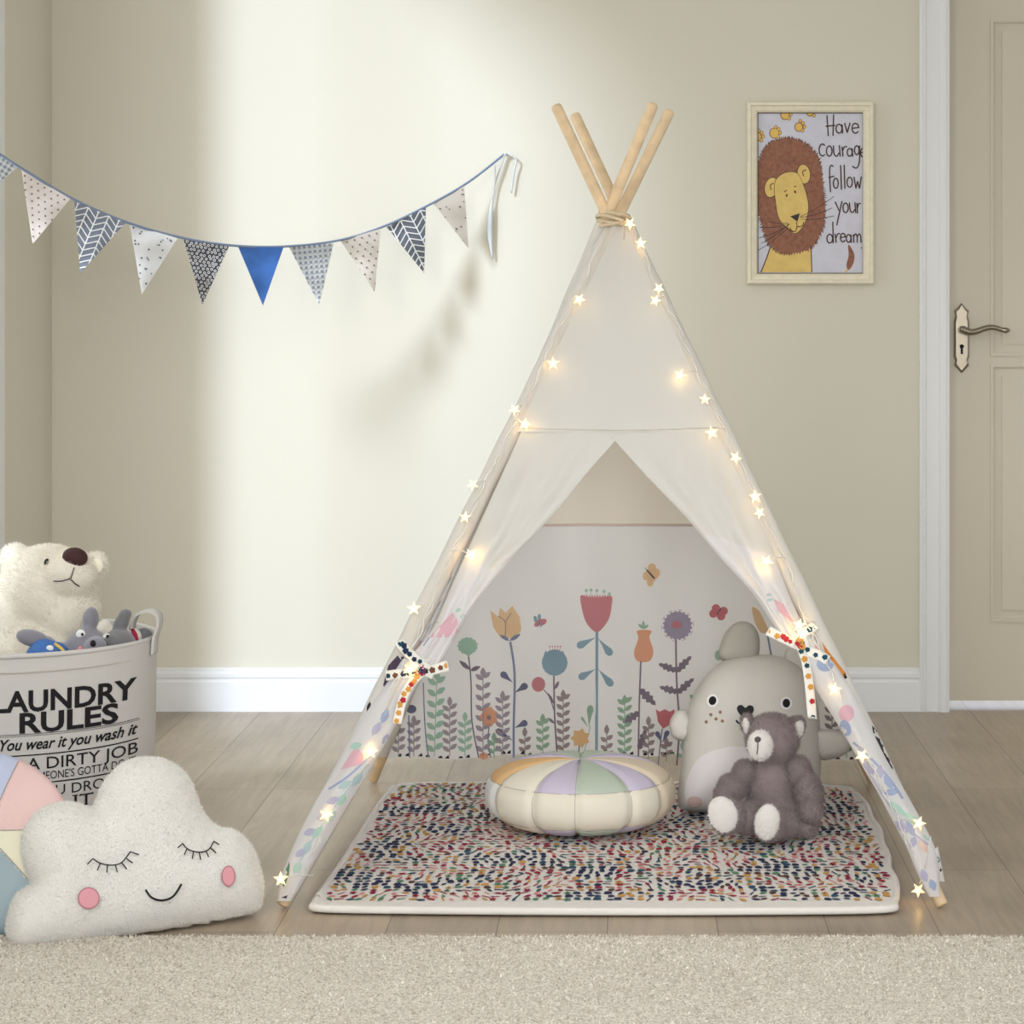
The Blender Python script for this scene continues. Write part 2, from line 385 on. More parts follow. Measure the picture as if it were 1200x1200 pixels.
# door
dr = thing('door_1', 'x', 'door', (DX0, WY+.05, 0)); del dr['label']; del dr['category']; struct(dr)
dy = WY+.035; db = .022
dm = MB(); dm.box(DX0+.012, DX1-.012, dy+.006, dy+.045, db, DZ-.012, M_door)
sx0, sx1 = (1165-CX)/F*dy, DX1-.135
rows = [(1.05-(725-375)/F*dy, 1.05-(431-375)/F*dy), (1.05-(413-375)/F*dy, 1.05+(375-27)/F*dy)]
# stiles and rails stand proud of the sunk panels
def slab(x0_, x1_, z0_, z1_): dm.box(x0_, x1_, dy, dy+.006, z0_, z1_, M_door)
slab(DX0+.012, sx0, db, DZ-.012); slab(sx1, DX1-.012, db, DZ-.012)
zz = [db, rows[0][0], rows[0][1], rows[1][0], rows[1][1], DZ-.012]
for k in (0, 2, 4): slab(sx0, sx1, zz[k], zz[k+1])
for (a, b) in rows:     # moulding ring and raised field of each panel
    for (p, q, r, s_) in ((sx0-.010, sx0-.003, a-.010, b+.010), (sx1+.003, sx1+.010, a-.010, b+.010), (sx0-.003, sx1+.003, a-.010, a-.003), (sx0-.003, sx1+.003, b+.003, b+.010)): dm.box(p, q, dy-.004, dy+.001, r, s_, M_door)
    dm.box(sx0+.022, sx1-.022, dy+.002, dy+.0065, a+.022, b-.022, M_door)
dm.build('door_leaf', dr)
M_met = mat('aged_nickel', (150, 140, 124), .28, metal=1.0)
hp = MB(); hx = (1126.5-CX)/F*dy; pz = lambda v: H+(HY-v)/F*dy
pl = [(0, 355), (4, 360), (8.5, 364), (7, 370), (9, 376), (9, 418), (7, 423), (8.5, 428), (4, 433), (0, 437)]
out = [(1126.5+a, b) for a, b in pl]+[(1126.5-a, b) for a, b in pl[-2:0:-1]]
n = len(out); vs = [((u-CX)/F*dy, dy-d, pz(v)) for d in (0, .007) for u, v in out]
vs += [((u-1126.5)*.75/F*dy+hx, dy-.010, pz((v-396)*.93+396)) for u, v in out]
fs = [(k*n+i, k*n+(i+1) % n, (k+1)*n+(i+1) % n, (k+1)*n+i) for k in (0, 1) for i in range(n)]+[tuple(range(2*n, 3*n))]
hp.add(vs, fs, M_met, False)
hpo = hp.build('handle_plate', dr, fix=True)
lv = MB(); lz = pz(386)
lv.tube([(hx, dy-.008, lz), (hx, dy-.05, lz)], .0095, M_met, 14)
lp = smooth_path([(1126, 386), (1134, 389), (1142, 388), (1150, 385), (1160, 383.5), (1170, 386), (1177, 387.5)], 4)
lv.tube([((u-CX)/F*dy, dy-.05, pz(v)) for u, v in lp], [.0095-.0035*i/len(lp)+(.0015 if i > len(lp)-4 else 0) for i in range(len(lp))], M_met, 12)
lv.ell(((1176.5-CX)/F*dy, dy-.05, pz(387)), (.009, .007, .006), M_met); lv.build('lever', hpo)
kh = MB(); kh.ell((hx, dy-.011, pz(406)), (.006, .002, .006), M_black); kh.box(hx-.003, hx+.003, dy-.012, dy-.009, pz(415), pz(406), M_black); kh.build('keyhole', hpo)

# ------------------------------------------------------------------ picture of the lion
pf = thing('framed_picture', 'cream framed lion print with handwritten motto hanging on the wall', 'picture', (P(949, 226, WY)))
wy = WY-.001
def rect3(mb, u0, v0, u1, v1, y0, y1, m):
    a, b = P(u0, v1, WY), P(u1, v0, WY); mb.box(a.x, b.x, y0, y1, a.z, b.z, m)
M_fr = mat('cream_frame', (228, 220, 196), .5, nscale=60, namp=.05); M_frd = mat('lip_shadow', (74, 66, 56), .6)
prof = [(0, 0), (0, .022), (1.5, .026), (4, .026), (5.2, .021), (10, .018), (12, .012), (12, .009), (12, 0)]
fb = MB(); cor = lambda a: [(875+a, 120+a), (1023-a, 120+a), (1023-a, 333-a), (875+a, 333-a)]
vs = []; 
for a, d in prof:
    for u, v in cor(a*1.02): p = P(u, v, WY); vs.append((p.x, wy-d, p.z))
fs = [(k*4+i, k*4+(i+1) % 4, (k+1)*4+(i+1) % 4, (k+1)*4+i) for k in range(len(prof)-1) for i in range(4)]
fb.add(vs, fs, M_fr, False)
for (u0, v0, u1, v1) in ((886.5, 131.5, 888.3, 321.5), (1010.5, 131.5, 1012, 321.5), (886.5, 131.5, 1012, 133.2), (886.5, 319.8, 1012, 321.5)): rect3(fb, u0, v0, u1, v1, wy-.0095, wy-.003, M_frd)  # dark strips paint the shadow along the frame's inner edge
fb.build('frame', pf)
M_pap = mat('poster_paper', (203, 203, 212), .6, nscale=25, namp=.05); M_mane = mat('mane_brown', (142, 96, 76), .7, nscale=90, namp=.22); M_lion = mat('lion_yellow', (216, 186, 112), .7, nscale=40, namp=.08)
M_line = mat('poster_line', (72, 50, 44), .7); M_nose = mat('poster_nose', (60, 54, 56), .7); M_gold = mat('paw_gold', (222, 184, 100), .7); M_out = mat('paw_outline', (138, 96, 66), .7)
ps = MB(); rect3(ps, 887, 132, 1012, 321, wy-.006, wy-.002, M_pap)
clipb = [(180, 156), (772, 156), (772, 1052), (180, 1052)]
pr = Print(ps, lambda u, v, h: (P(u, v, WY).x, wy-.006-h*.5, P(u, v, WY).z), 4.8, (850, 100), clip=clipb)
for (x, y, r) in ((275, 270, 26), (335, 168, 24), (412, 236, 22), (475, 152, 20), (180, 290, 22)):
    pr.ell(x, y, r+3, r+5, M_out); pr.ell(x, y, r-2, r, M_gold, layer=1)
    for dx, dy_ in ((8, -34), (24, -22), (32, -2), (22, 20)): pr.ell(x+dx, y+dy_, 10, 11, M_out); pr.ell(x+dx, y+dy_, 7, 8, M_gold, layer=1)
pr.stroke([(253, 905), (232, 970), (196, 1060)], 6, M_line, 1); pr.poly([(252, 900), (230, 975), (200, 1060), (486, 1060), (482, 900)], M_lion); pr.stroke([(480, 900), (484, 1000), (486, 1060)], 5, M_line, 1)
mo = smooth_path([(370, 302), (440, 325), (500, 380), (530, 440), (545, 560), (556, 680), (550, 780), (520, 860), (470, 920), (380, 945), (300, 935), (240, 890), (210, 800), (186, 700), (176, 600), (178, 500), (200, 400), (240, 340), (300, 308)], 12, True)
jag = []
for i, (x, y) in enumerate(mo):
    dx, dy_ = x-368, y-620; l = math.hypot(dx, dy_); k = random.uniform(2, 20) if i % 2 else random.uniform(-6, 2); jag.append((x+dx/l*k, y+dy_/l*k))
for i in range(0, len(mo), 1):
    x, y = mo[i]; dx, dy_ = x-368, y-620; l = math.hypot(dx, dy_); pr.leaf(x-dx/l*16, y-dy_/l*16, x+dx/l*random.uniform(8, 20)+random.uniform(-5, 5), y+dy_/l*random.uniform(8, 20), 5, M_line, 0)
ps_cl = pr.clip; pr.clip = None
jag = [(max(181, min(770, x)), y) for x, y in jag]; pr.poly(jag, M_mane, 1); pr.clip = ps_cl
for (x, y, rx, ry, a) in ((258, 575, 36, 56, 12), (440, 500, 35, 54, -8)):
    pr.ell(x, y, rx+4, ry+4, M_line, a, 2); pr.ell(x, y, rx, ry, M_lion, a, 3); pr.stroke([(x+14, y-24), (x-6, y-12), (x, y+14)], 5, M_line, 4)
face = smooth_path([(290, 525), (340, 492), (400, 495), (430, 545), (455, 620), (465, 700), (440, 785), (392, 833), (345, 800), (300, 745), (282, 650), (276, 570)], 5, True)
fo = [(x+(x-370)*.03, y+(y-660)*.02) for x, y in face]; pr.poly(fo, M_line, 3); pr.poly(face, M_lion, 4)
pr.poly([(364, 738), (418, 720), (404, 768)], M_nose, 5)
for s_ in ([(400, 768), (402, 800)], [(402, 798), (392, 822), (372, 818), (362, 800)], [(402, 796), (430, 792), (440, 770)], [(330, 600), (345, 590)], [(385, 572), (398, 568)], [(360, 780), (345, 800), (380, 826)]): pr.stroke(s_, 5, M_line, 5)
pr.ell(344, 620, 5, 9, M_line, 20, 5); pr.ell(391, 600, 5, 9, M_line, -20, 5)
for s_ in (((360, 780), (190, 800)), ((350, 790), (185, 860)), ((355, 800), (182, 930)), ((350, 775), (240, 765)), ((420, 740), (610, 625)), ((420, 745), (600, 690)), ((425, 755), (610, 735)), ((340, 795), (200, 890))): pr.stroke([s_[0], ((s_[0][0]+s_[1][0])/2, (s_[0][1]+s_[1][1])/2+8), s_[1]], 3, M_nose, 5)
pr.poly(smooth_path([(690, 896), (715, 930), (725, 965), (715, 1010), (690, 1040), (680, 1010), (692, 960)], 4, True), M_mane, 1); pr.stroke([(688, 1035), (672, 1056)], 10, M_gold, 1)
def arc(cx_, cy_, rx, ry, a0, a1, n=10): return [(cx_+rx*math.cos(math.radians(a0+(a1-a0)*i/n)), cy_+ry*math.sin(math.radians(a0+(a1-a0)*i/n))) for i in range(n+1)]
W = 7
def st(*p): pr.stroke(list(p), W, M_line, 2)
def oo(x, y, rx, ry): pr.stroke(arc(x, y, rx, ry, 0, 360, 14), W, M_line, 2, smooth=False)
def ee(x, y, rx, ry): pr.stroke([(x-rx, y), (x+rx, y-4)]+arc(x, y, rx, ry, -10, -320, 12), W, M_line, 2, smooth=False)
def aa(x, y, rx, ry): oo(x, y, rx, ry); st((x+rx, y-ry), (x+rx+3, y+ry+3))
st((570, 170), (578, 287)); st((608, 165), (604, 285)); st((562, 232), (616, 226)); aa(638, 245, 17, 25); pr.stroke([(670, 215), (684, 266), (700, 213)], W, M_line, 2, smooth=False); ee(730, 243, 19, 28)
pr.stroke(arc(545, 365, 19, 34, -50, -310), W, M_line, 2, smooth=False); oo(583, 371, 16, 29)
st((607, 340), (610, 385), (625, 400), (639, 380)); st((640, 338), (645, 402)); st((655, 345), (660, 402)); st((659, 368), (668, 348), (684, 346)); aa(698, 378, 14, 22); oo(738, 366, 13, 25); st((753, 340), (753, 425), (738, 466), (712, 456)); ee(774, 380, 15, 26)
st((607, 458), (592, 452), (585, 485), (590, 602)); st((578, 520), (612, 512)); oo(620, 552, 14, 28); st((647, 450), (652, 588)); st((667, 448), (671, 582)); oo(698, 546, 15, 28); pr.stroke([(722, 518), (733, 580), (742, 542), (753, 580), (763, 516)], W, M_line, 2, smooth=False)
st((616, 655), (638, 706)); st((655, 652), (625, 788)); oo(675, 690, 15, 27); st((697, 660), (701, 703), (714, 716), (727, 698)); st((727, 658), (732, 720)); st((738, 662), (742, 722)); st((741, 692), (748, 668), (760, 666))
oo(586, 863, 16, 25); st((603, 768), (606, 890)); st((616, 835), (622, 886)); st((622, 858), (630, 838), (644, 834)); ee(660, 857, 14, 24); aa(692, 862, 13, 22); st((718, 838), (722, 886)); st((721, 852), (731, 836), (739, 850), (741, 886)); st((741, 852), (751, 836), (759, 850), (762, 886)); pr.ell(764, 915, 4, 4, M_line, layer=2)
ps.build('poster', pf)

# ------------------------------------------------------------------ floor textiles
rg = MB(); M_rug = pile_mat('rug_pile', (238, 231, 220))
def rugpt(i, j):
    x = -1.5+i*3.2; yb = 4.02 if True else 0; y = 1.7+(yb-1.7)*j+(.004*math.sin(x*37)+.003*math.sin(x*91) if j == 1 else 0)
    return (x, y, .013)
rg.grid(rugpt, 200, 4, M_rug)
rg.grid(lambda i, j: (lambda p: (p[0], p[1]+.003*j, .013*(1-j)))(rugpt(i, 1)), 200, 2, M_rug)
vs, fs = [], []
for k in range(42000):
    x = random.uniform(-1.5, 1.7); y = 4.02-abs(random.gauss(0, .0)) - random.random()**1.5*.75
    a = random.uniform(0, 6.28); l = .007; o = len(vs); c_, s_ = math.cos(a)*.0022, math.sin(a)*.0022
    vs += [(x-c_, y-s_, .012), (x+c_, y+s_, .012), (x+random.uniform(-.005, .005), y+random.uniform(-.005, .005), .012+l*random.uniform(.4, 1))]; fs.append((o, o+1, o+2))
rg.add(vs, fs, M_rug)
tag(rg.build('area_rug', base=(0, 3, 0)), 'beige short-pile rug along the front of the wooden floor', 'rug')

# play mat
MZ = .014; mt = MB(); M_matw = mat('mat_cotton', (232, 228, 222), .95, bump=.3, bscale=400)
mcol = {k: mat('mat_'+k, c, .95) for k, c in dict(red=(160, 48, 58), crimson=(150, 40, 78), navy=(42, 48, 84), teal=(48, 84, 104), mustard=(206, 158, 88), green=(92, 140, 112), pink=(222, 150, 146), brown=(96, 66, 62)).items()}
fl_, fr_, br_, bl_ = plane_pt(370, 1061, 0, 0, 0), None, None, None
def gp(u, v): y = F*(H-MZ)/(v-HY); return ((u-CX)/F*y, y)
mo = [gp(*q) for q in ((372, 1050), (369, 1057), (376, 1062), (480, 1064), (700, 1065.5), (900, 1065), (1035, 1063), (1047, 1056), (1050, 1046), (1049, 1030), (1041, 1015), (1040, 1000), (1033, 985), (1030, 970), (1021, 958), (1016, 944), (1008, 934), (1000, 927), (985, 922), (900, 918), (750, 917), (600, 917), (490, 918), (462, 922), (455, 929), (440, 948), (425, 972), (405, 1003), (388, 1028))]
mo = smooth_path(mo, 5, True); vs2, fs2 = tri(mo, .03)
nz = lambda x, y: noise.noise(Vector((x*4, y*4, 3)))*.0012
mt.add([(v.x, v.y, MZ+nz(v.x, v.y)) for v in vs2], fs2, M_matw)
mt.tube([(x, y, MZ-.004) for x, y in mo]+[(mo[0][0], mo[0][1], MZ-.004)], .007, M_matw, 10)
A_ = np.array(mo); B_ = np.roll(A_, -1, 0)
def inside(A, B, x, y):
    c = ((A[:, 1] > y) != (B[:, 1] > y)); den = np.where(B[:, 1] == A[:, 1], 1e-9, B[:, 1]-A[:, 1])
    return (c & (x < (B[:, 0]-A[:, 0])*(y-A[:, 1])/den+A[:, 0])).sum() % 2 == 1
def flat_poly(mb, pts, x, y, z, a, m):
    c_, s_ = math.cos(a), math.sin(a); mb.add([(x+p*c_-q*s_, y+(p*s_+q*c_)*1.75, z) for p, q in pts], [tuple(range(len(pts)))], m, False)
leafp = [(-.008, 0), (-.002, .0032), (.004, .003), (.008, 0), (.004, -.003), (-.002, -.0032)]
bluntp = [(-.006, -.004), (-.005, .004), (0, .006), (.006, .003), (.007, -.003), (0, -.005)]
flow = [((.0075 if k % 2 else .0042)*math.cos(k*math.pi/5), (.0075 if k % 2 else .0042)*math.sin(k*math.pi/5)) for k in range(10)]
dash = [(-.008, -.0016), (.008, -.0012), (.008, .0012), (-.008, .0018)]
y = 4.27
while y < 5.37:
    x = -.60+random.uniform(0, .01)
    while x < .56:
        xx, yy = x+random.uniform(-.004, .004), y+random.uniform(-.004, .004)
        if inside(A_, B_, xx, yy) and edist(A_, B_, xx, yy) > .012:
            t = noise.noise(Vector((xx*9, yy*9, 0)))+.35*noise.noise(Vector((xx*25, yy*25, 5))); t2 = noise.noise(Vector((xx*8+31, yy*8, 9)))
            z = MZ+nz(xx, yy)+.0013
            if t > .22: cl, sh = random.choice(['navy', 'navy', 'teal', 'navy']), random.choice([leafp, bluntp, bluntp])
            elif t > .05: cl, sh = random.choice(['mustard', 'mustard', 'green', 'brown']), random.choice([flow, bluntp, leafp])
            elif t > -.12: cl, sh = random.choice(['red', 'navy', 'teal', 'crimson', 'brown']), random.choice([dash, leafp, leafp, bluntp])
            elif t > -.3: cl, sh = random.choice(['red', 'crimson', 'red', 'pink']), random.choice([flow, flow, leafp, dash])
            else: cl, sh = random.choice(['green', 'teal', 'pink', 'mustard', 'red']), random.choice([leafp, dash, leafp])
            ang = t2*3+random.uniform(-.4, .4); s_ = random.uniform(.85, 1.2)
            flat_poly(mt, [(p*s_, q*s_) for p, q in sh], xx, yy, z, ang, mcol[cl])
            if sh is flow and random.random() < .7: flat_poly(mt, [(.002*math.cos(k*1.05), .002*math.sin(k*1.05)) for k in range(6)], xx, yy, z+.0004, 0, mcol['brown'])
        x += .0185
    y += .0225
tag(mt.build('play_mat', base=(0, 4.8, 0)), 'white play mat with dense multicoloured ditsy flower print on the floor under the tent', 'mat')

# ------------------------------------------------------------------ tent
TC = Vector((-.03, 4.85, 0))
tent = thing('play_tent', 'white canvas teepee play tent with wooden poles and flower-printed lower panels', 'tent', TC)
FL, FR, BL, BR = Vector((-.621, 4.26, 0)), Vector((.556, 4.26, 0)), Vector((-.585, 5.42, 0)), Vector((.548, 5.42, 0))
TOP = {'FL': P(785, 130, 4.97), 'FR': P(673, 134, 4.97), 'BL': P(766, 121, 4.74), 'BR': P(651, 123, 4.74)}
FEET = dict(FL=FL, FR=FR, BL=BL, BR=BR)
def pole(k, z): a, b = FEET[k], TOP[k]; return a.lerp(b, z/b.z)
for k in FEET:
    a, b = FEET[k], TOP[k]; d = (b-a).normalized(); r = .0112
    a2 = a+Vector((0, 0, r*.5))
    MB().tube([a2, a2+d*.003, a2.lerp(b, .5), b-d*.006, b-d*.002, b], [r*.8, r, r, r, r*.85, r*.45], M_wood, 20).build('pole', tent)
# back panel
def backz(x, z): return .004*math.sin(x*23+z*4)*max(0, 1-z*.6)+.003*math.sin(x*51+1.3+z*9)*max(0, .9-abs(z-.35))+.0035*math.sin(x*38+.6*math.sin(z*7))*math.exp(-((z-.55)/.22)**2)
def ybk(x, z):
    l, r = pole('BL', z), pole('BR', z); t = (x-l.x)/max(1e-4, r.x-l.x); return l.y+(r.y-l.y)*t+.006+backz(x, z)
seamz = 1.05-(614-375)/F*5.17
M_incream = mat('inner_cream', (246, 238, 226), .9, transl=.45)
def bpt(i, j):
    zb = .056+.012*math.sin(i*3.0)+.004*math.sin(i*31); z = zb+(1.235-zb)*j; l, r = pole('BL', z), pole('BR', z); x = l.x+(r.x-l.x)*i
    return Vector((x, ybk(x, z), z))
bk = MB(); bk.grid(bpt, 110, 110, M_print, lambda i, j: M_incream if bpt(i, j).z > seamz else M_print)
M_seam = mat('seam_tape', (205, 186, 178), .9)
l, r = pole('BL', seamz), pole('BR', seamz)
bk.grid(lambda i, j: (l.x+(r.x-l.x)*i, ybk(l.x+(r.x-l.x)*i, seamz)-.0015, seamz-.003+.006*j), 40, 1, M_seam)
def Sbk(u, v, h):
    y = 5.2
    for _ in range(6): q = P(u, v, y); y = ybk(q.x, q.z)
    return P(u, v, y-h-.0008)
pc = {k: mat('print_'+k, tuple(x+(238-x)*.2 for x in c), .9, transl=.3) for k, c in dict(mint=(158, 198, 174), mauve=(160, 146, 158), dmauve=(118, 104, 120), slate=(122, 130, 164), blue=(130, 162, 180), navy=(92, 98, 134), rose=(206, 122, 130), red=(206, 104, 112), tan=(238, 200, 150), orange=(230, 158, 120), green=(140, 178, 148), gold=(236, 188, 124), dark=(72, 62, 76), lilac=(152, 142, 166), brown=(150, 132, 132)).items()}
B = Print(bk, Sbk, spacing=6)
def stem(pts, wd, c): B.stroke(pts, wd, pc[c], 0)
def sprig(x, y0, y1, c, ln=10, wd=5.5, step=9.5, lean=0, rnd=False):
    B.stroke([(x, y0), (x+lean*.5, (y0+y1)/2), (x+lean, y1+6)], 1.1, pc[c]); y = y0-5; k = 0
    while y > y1+7:
        xx = x+lean*(y0-y)/(y0-y1)
        f = B.drop if rnd else B.leaf
        f(xx, y, xx-ln*.8, y-ln*.62, wd, pc[c]); f(xx, y-2.5, xx+ln*.8, y-2.5-ln*.62, wd, pc[c]); y -= step; k += 1
    (B.drop if rnd else B.leaf)(x+lean, y1+8, x+lean, y1-4, wd+.6, pc[c])
for s_ in ((509, 886, 790, 'mint', 13, 7, 13, 3), (527, 886, 820, 'mauve', 11), (545, 886, 838, 'mint', 11), (566, 886, 786, 'mauve', 11, 6, 12, 0), (589, 886, 813, 'mauve', 11), (485, 886, 842, 'mauve', 10), (467, 886, 852, 'mauve', 10), (615, 886, 856, 'brown', 9), (636, 884, 840, 'green', 10), (660, 884, 812, 'brown', 10), (711, 884, 853, 'brown', 9), (732, 888, 818, 'green', 11), (760, 890, 843, 'brown', 9), (781, 892, 868, 'brown', 9), (816, 892, 812, 'green', 10), (579, 888, 862, 'green', 10), (800, 893, 872, 'mint', 8), (975, 888, 815, 'mauve', 11), (992, 888, 850, 'green', 9)): sprig(*s_)
stem([(549, 768), (552, 800), (553, 845), (561, 888)], 1.6, 'dmauve'); B.ell(548, 757, 11, 9.5, pc['mint'], n=26, jag=.12); B.poly([(543, 763), (553, 763), (549.5, 770)], pc['mint'], 1); B.leaf(551, 785, 538, 774, 5.5, pc['dmauve']); B.leaf(551, 786, 563, 781, 5.5, pc['dmauve'])
stem([(496, 800), (498, 850), (502, 888)], 1.4, 'slate'); stem([(479, 838), (480, 888)], 1.6, 'slate'); B.ell(482, 831, 6, 5, pc['navy']); 
stem([(598, 752), (603, 790), (602, 850), (602, 888)], 2.6, 'slate')
B.poly([(574.5, 715), (584, 723), (586, 712), (592.5, 718), (600.5, 710), (609, 723), (611, 738), (606, 748), (587, 748), (578, 735)], pc['tan']); B.stroke([(584, 722), (592, 729), (592, 746)], .8, pc['dmauve'], 1); B.stroke([(592, 729), (599, 718)], .8, pc['dmauve'], 1)
B.leaf(597, 751, 586, 744, 4.5, pc['slate'], 1); B.leaf(597, 751, 610, 743, 5, pc['slate'], 1)
B.drop(601, 800, 587, 788, 8, pc['navy']); B.drop(603, 812, 618, 802, 8.5, pc['navy']); B.drop(603, 853, 618, 846, 8, pc['navy']); B.drop(601, 868, 581, 855, 8, pc['navy'])
B.ell(631, 730, 3.5, 6, pc['rose'], 50); B.ell(636, 729, 3.5, 5, pc['rose'], 60); B.ell(627.5, 725.5, 2.2, 4, pc['blue'], -15); B.ell(632, 723, 2, 3.5, pc['blue']); B.stroke([(629, 733), (633, 728)], 1.2, pc['slate'], 1); B.stroke([(633, 735), (637, 730)], 1.2, pc['slate'], 1)
stem([(649, 792), (650, 840), (653, 886)], 1.9, 'dmauve'); B.ell(650, 776.5, 15.2, 15.5, pc['blue']); [B.poly([(637+k*5, 768), (639.5+k*5, 760+abs(k-2)), (642+k*5, 768)], pc['blue'], 1) for k in range(5)]
for k in range(5): B.stroke([(645+k*2.6, 764), (644+k*3.2, 758)], .5, pc['rose']); B.ell(644+k*3.2, 757.5, .9, .9, pc['rose'])
B.ell(631, 802, 8, 8.8, pc['rose']); stem([(637, 808), (644, 817), (649, 832)], 1.2, 'dmauve'); B.leaf(650, 808, 655, 798, 4, pc['dmauve']); B.leaf(649, 825, 642, 812, 3.5, pc['dmauve']); B.leaf(650, 848, 642, 841, 3.5, pc['dmauve']); 
stem([(699.5, 738), (699, 880)], 3.4, 'blue')
B.poly(smooth_path([(680, 699), (689, 699.5), (698, 700), (707, 699.5), (717, 699), (716.5, 712), (714, 724), (708, 734), (699.5, 741), (690, 734), (684, 722)], 4, True), pc['rose'])
for k in range(12): B.poly([(680.5+k*3, 701), (682+k*3, 696.5), (683.5+k*3, 701)], pc['rose'], 1)
for k, (x, y) in enumerate(((687, 692), (692.5, 691.5), (699.5, 692), (708, 693), (714, 696))): B.ell(x, y, 1.8, 1.9, pc['mint']); B.stroke([(x, y), (x, 699)], .6, pc['mint'])
for (a, b, c, d) in ((698, 747, 676, 758), (701, 748, 717, 768), (698, 784, 678, 795), (701, 784, 718, 804)): B.drop(a, b, c, d, 9, pc['blue'])
stem([(573, 850), (572, 870), (575, 888)], 1.4, 'slate'); B.ell(573, 840, 9, 10, pc['orange'], n=14, jag=.25); B.ell(573, 841, 2.6, 2.6, pc['brown'], layer=1); B.ell(567, 886, 5, 4, pc['orange'], n=12, jag=.2)
stem([(679, 872), (678, 884)], 1.4, 'dmauve'); B.ell(680, 865, 8.5, 8.5, pc['gold'], n=14, jag=.4); stem([(692, 850), (684, 884)], .9, 'green')
B.drop(690, 852, 692, 826, 8, pc['green']); B.drop(690, 853, 681, 840, 3, pc['green'])
for (x, y, rx, ry, a) in ((764, 666, 5, 6, 0), (769, 672, 4.5, 6, 20), (757, 675, 4, 5, 0), (762, 682, 4, 5.5, 0)): B.ell(x, y, rx, ry, pc['tan'], a)
B.stroke([(758, 668), (767, 678)], 1.8, pc['dark'], 1); B.stroke([(758, 668), (756, 665)], .7, pc['dark'], 1); B.ell(763, 674, 8, 6, pc['tan'], 45)
for (x, y, a) in ((839, 713, 0), (848, 716, 0), (836, 719, 0), (845, 722, 0)): B.ell(x, y, 5, 5, pc['red'], a)
B.stroke([(840, 720), (845, 713)], 1.2, pc['dark'], 1)
stem([(751, 775), (749, 830), (748, 888)], 1.9, 'dmauve'); B.poly(smooth_path([(746.5, 739), (763, 739), (761, 747), (765.5, 762), (763, 773), (755, 776), (746, 774), (743, 764), (748, 748)], 4, True), pc['orange'])
for (a, b) in ((748, 731), (760, 732), (754, 727)): B.leaf(754, 737, a, b, 3.4, pc['green'])
def spiky(x0, y0, x1, y1, wd, c):
    dx, dy_ = x1-x0, y1-y0; l = math.hypot(dx, dy_); nx, ny = -dy_/l, dx/l; L1 = []; R1 = []
    for i in range(9): t = i/8; k = wd*.5*math.sin(math.pi*min(.96, t*.8+.15))*(1.15 if i % 2 else .6); L1.append((x0+dx*t+nx*k, y0+dy_*t+ny*k)); R1.append((x0+dx*t-nx*k, y0+dy_*t-ny*k))
    B.poly([(x0, y0)]+L1+[(x1, y1)]+R1[::-1], pc[c])
spiky(750, 808, 768, 826, 11, 'dmauve'); spiky(749, 835, 730, 847, 10, 'dmauve'); spiky(749, 878, 757, 854, 9, 'dmauve')
stem([(792, 748), (793, 800), (796, 850), (793, 897)], 2.1, 'dmauve'); B.ell(794, 733, 15.6, 15.6, pc['lilac'], n=40, jag=.14); B.ell(793, 732, 5, 4, pc['rose'], n=14, jag=.4, layer=1)
for k in range(34): a = k*.62; B.ell(794+18.6*math.cos(a), 733+18.4*math.sin(a), .6, .6, pc['lilac'], n=6)
for (a, b, c, d) in ((792, 786, 772, 778), (793, 787, 810, 769), (794, 811, 773, 805), (794, 812, 813, 795)): spiky(a, b, c, d, 9, 'dmauve')
stem([(776, 854), (774, 870), (771, 898)], 1.3, 'dmauve'); B.poly([(768.5, 831), (773, 834), (779, 831), (785, 834), (790.5, 831), (790, 842), (784, 850), (777, 854), (771, 846)], pc['red'])
B.drop(776, 871, 769, 857, 6, pc['navy']); B.drop(776, 871, 783, 856, 6, pc['navy'])
B.poly(smooth_path([(881, 712), (890, 716), (896, 728), (900, 738), (893, 742), (886, 733)], 4, True), pc['tan']); stem([(899, 742), (905, 775)], 2, 'slate'); B.ell(842, 768, 4.5, 6, pc['mint']); 
M_hem = mat('hem_dark', (52, 50, 54), .9); M_hemg = mat('hem_green', (96, 128, 96), .9)
zc = 0
for k in range(70):     # dark bits of border print along the hem
    i = (k+.5)/70; q = bpt(i, 0); u = CX+q.x/q.y*F; v = HY+(H-q.z)/q.y*F
    if k % 3 != 1: B.poly([(u-random.uniform(2, 4), v-1), (u+random.uniform(1, 4), v-1), (u+1, v-random.uniform(3, 6)), (u-2, v-random.uniform(2, 4))], M_hem if k % 7 else M_hemg)
bk.build('back_panel', tent)
# side panels with the same print seen through
def side(f, b, sgn, seed):
    s = MB()
    def q(i, j, h=0):
        zb = .05+.01*math.sin(i*5+seed); z = zb+(1.245-zb)*j; p, r_ = pole(f, z), pole(b, z); o = p.lerp(r_, i)
        return Vector((o.x+sgn*(.012+h)+.004*math.sin(i*17+z*6), o.y, z))
    s.grid(q, 40, 60, M_print, lambda i, j: M_canvas if q(i, j).z > .64 else M_print)
    rnd = random.Random(seed)
    for k in range(16):
        i0 = .08+k*.055; zt = rnd.uniform(.2, .5); c = pc[rnd.choice(['mauve', 'mint', 'blue', 'rose', 'orange', 'slate'])]
        for z in np.arange(.02, zt, .045):
            for sg in (-1, 1):
                pts = [(i0, z), (i0+sg*.015, z+.02), (i0+sg*.034, z+.035), (i0+sg*.012, z+.032)]
                s.add([q(a, b, -.0015*1) for a, b in pts], [(0, 1, 2, 3)], c, False); s.add([q(a, b, .0015) for a, b in pts], [(0, 1, 2, 3)], c, False)
    s.build('side_panel', tent)
side('FL', 'BL', -1, 3); side('FR', 'BR', 1, 8)
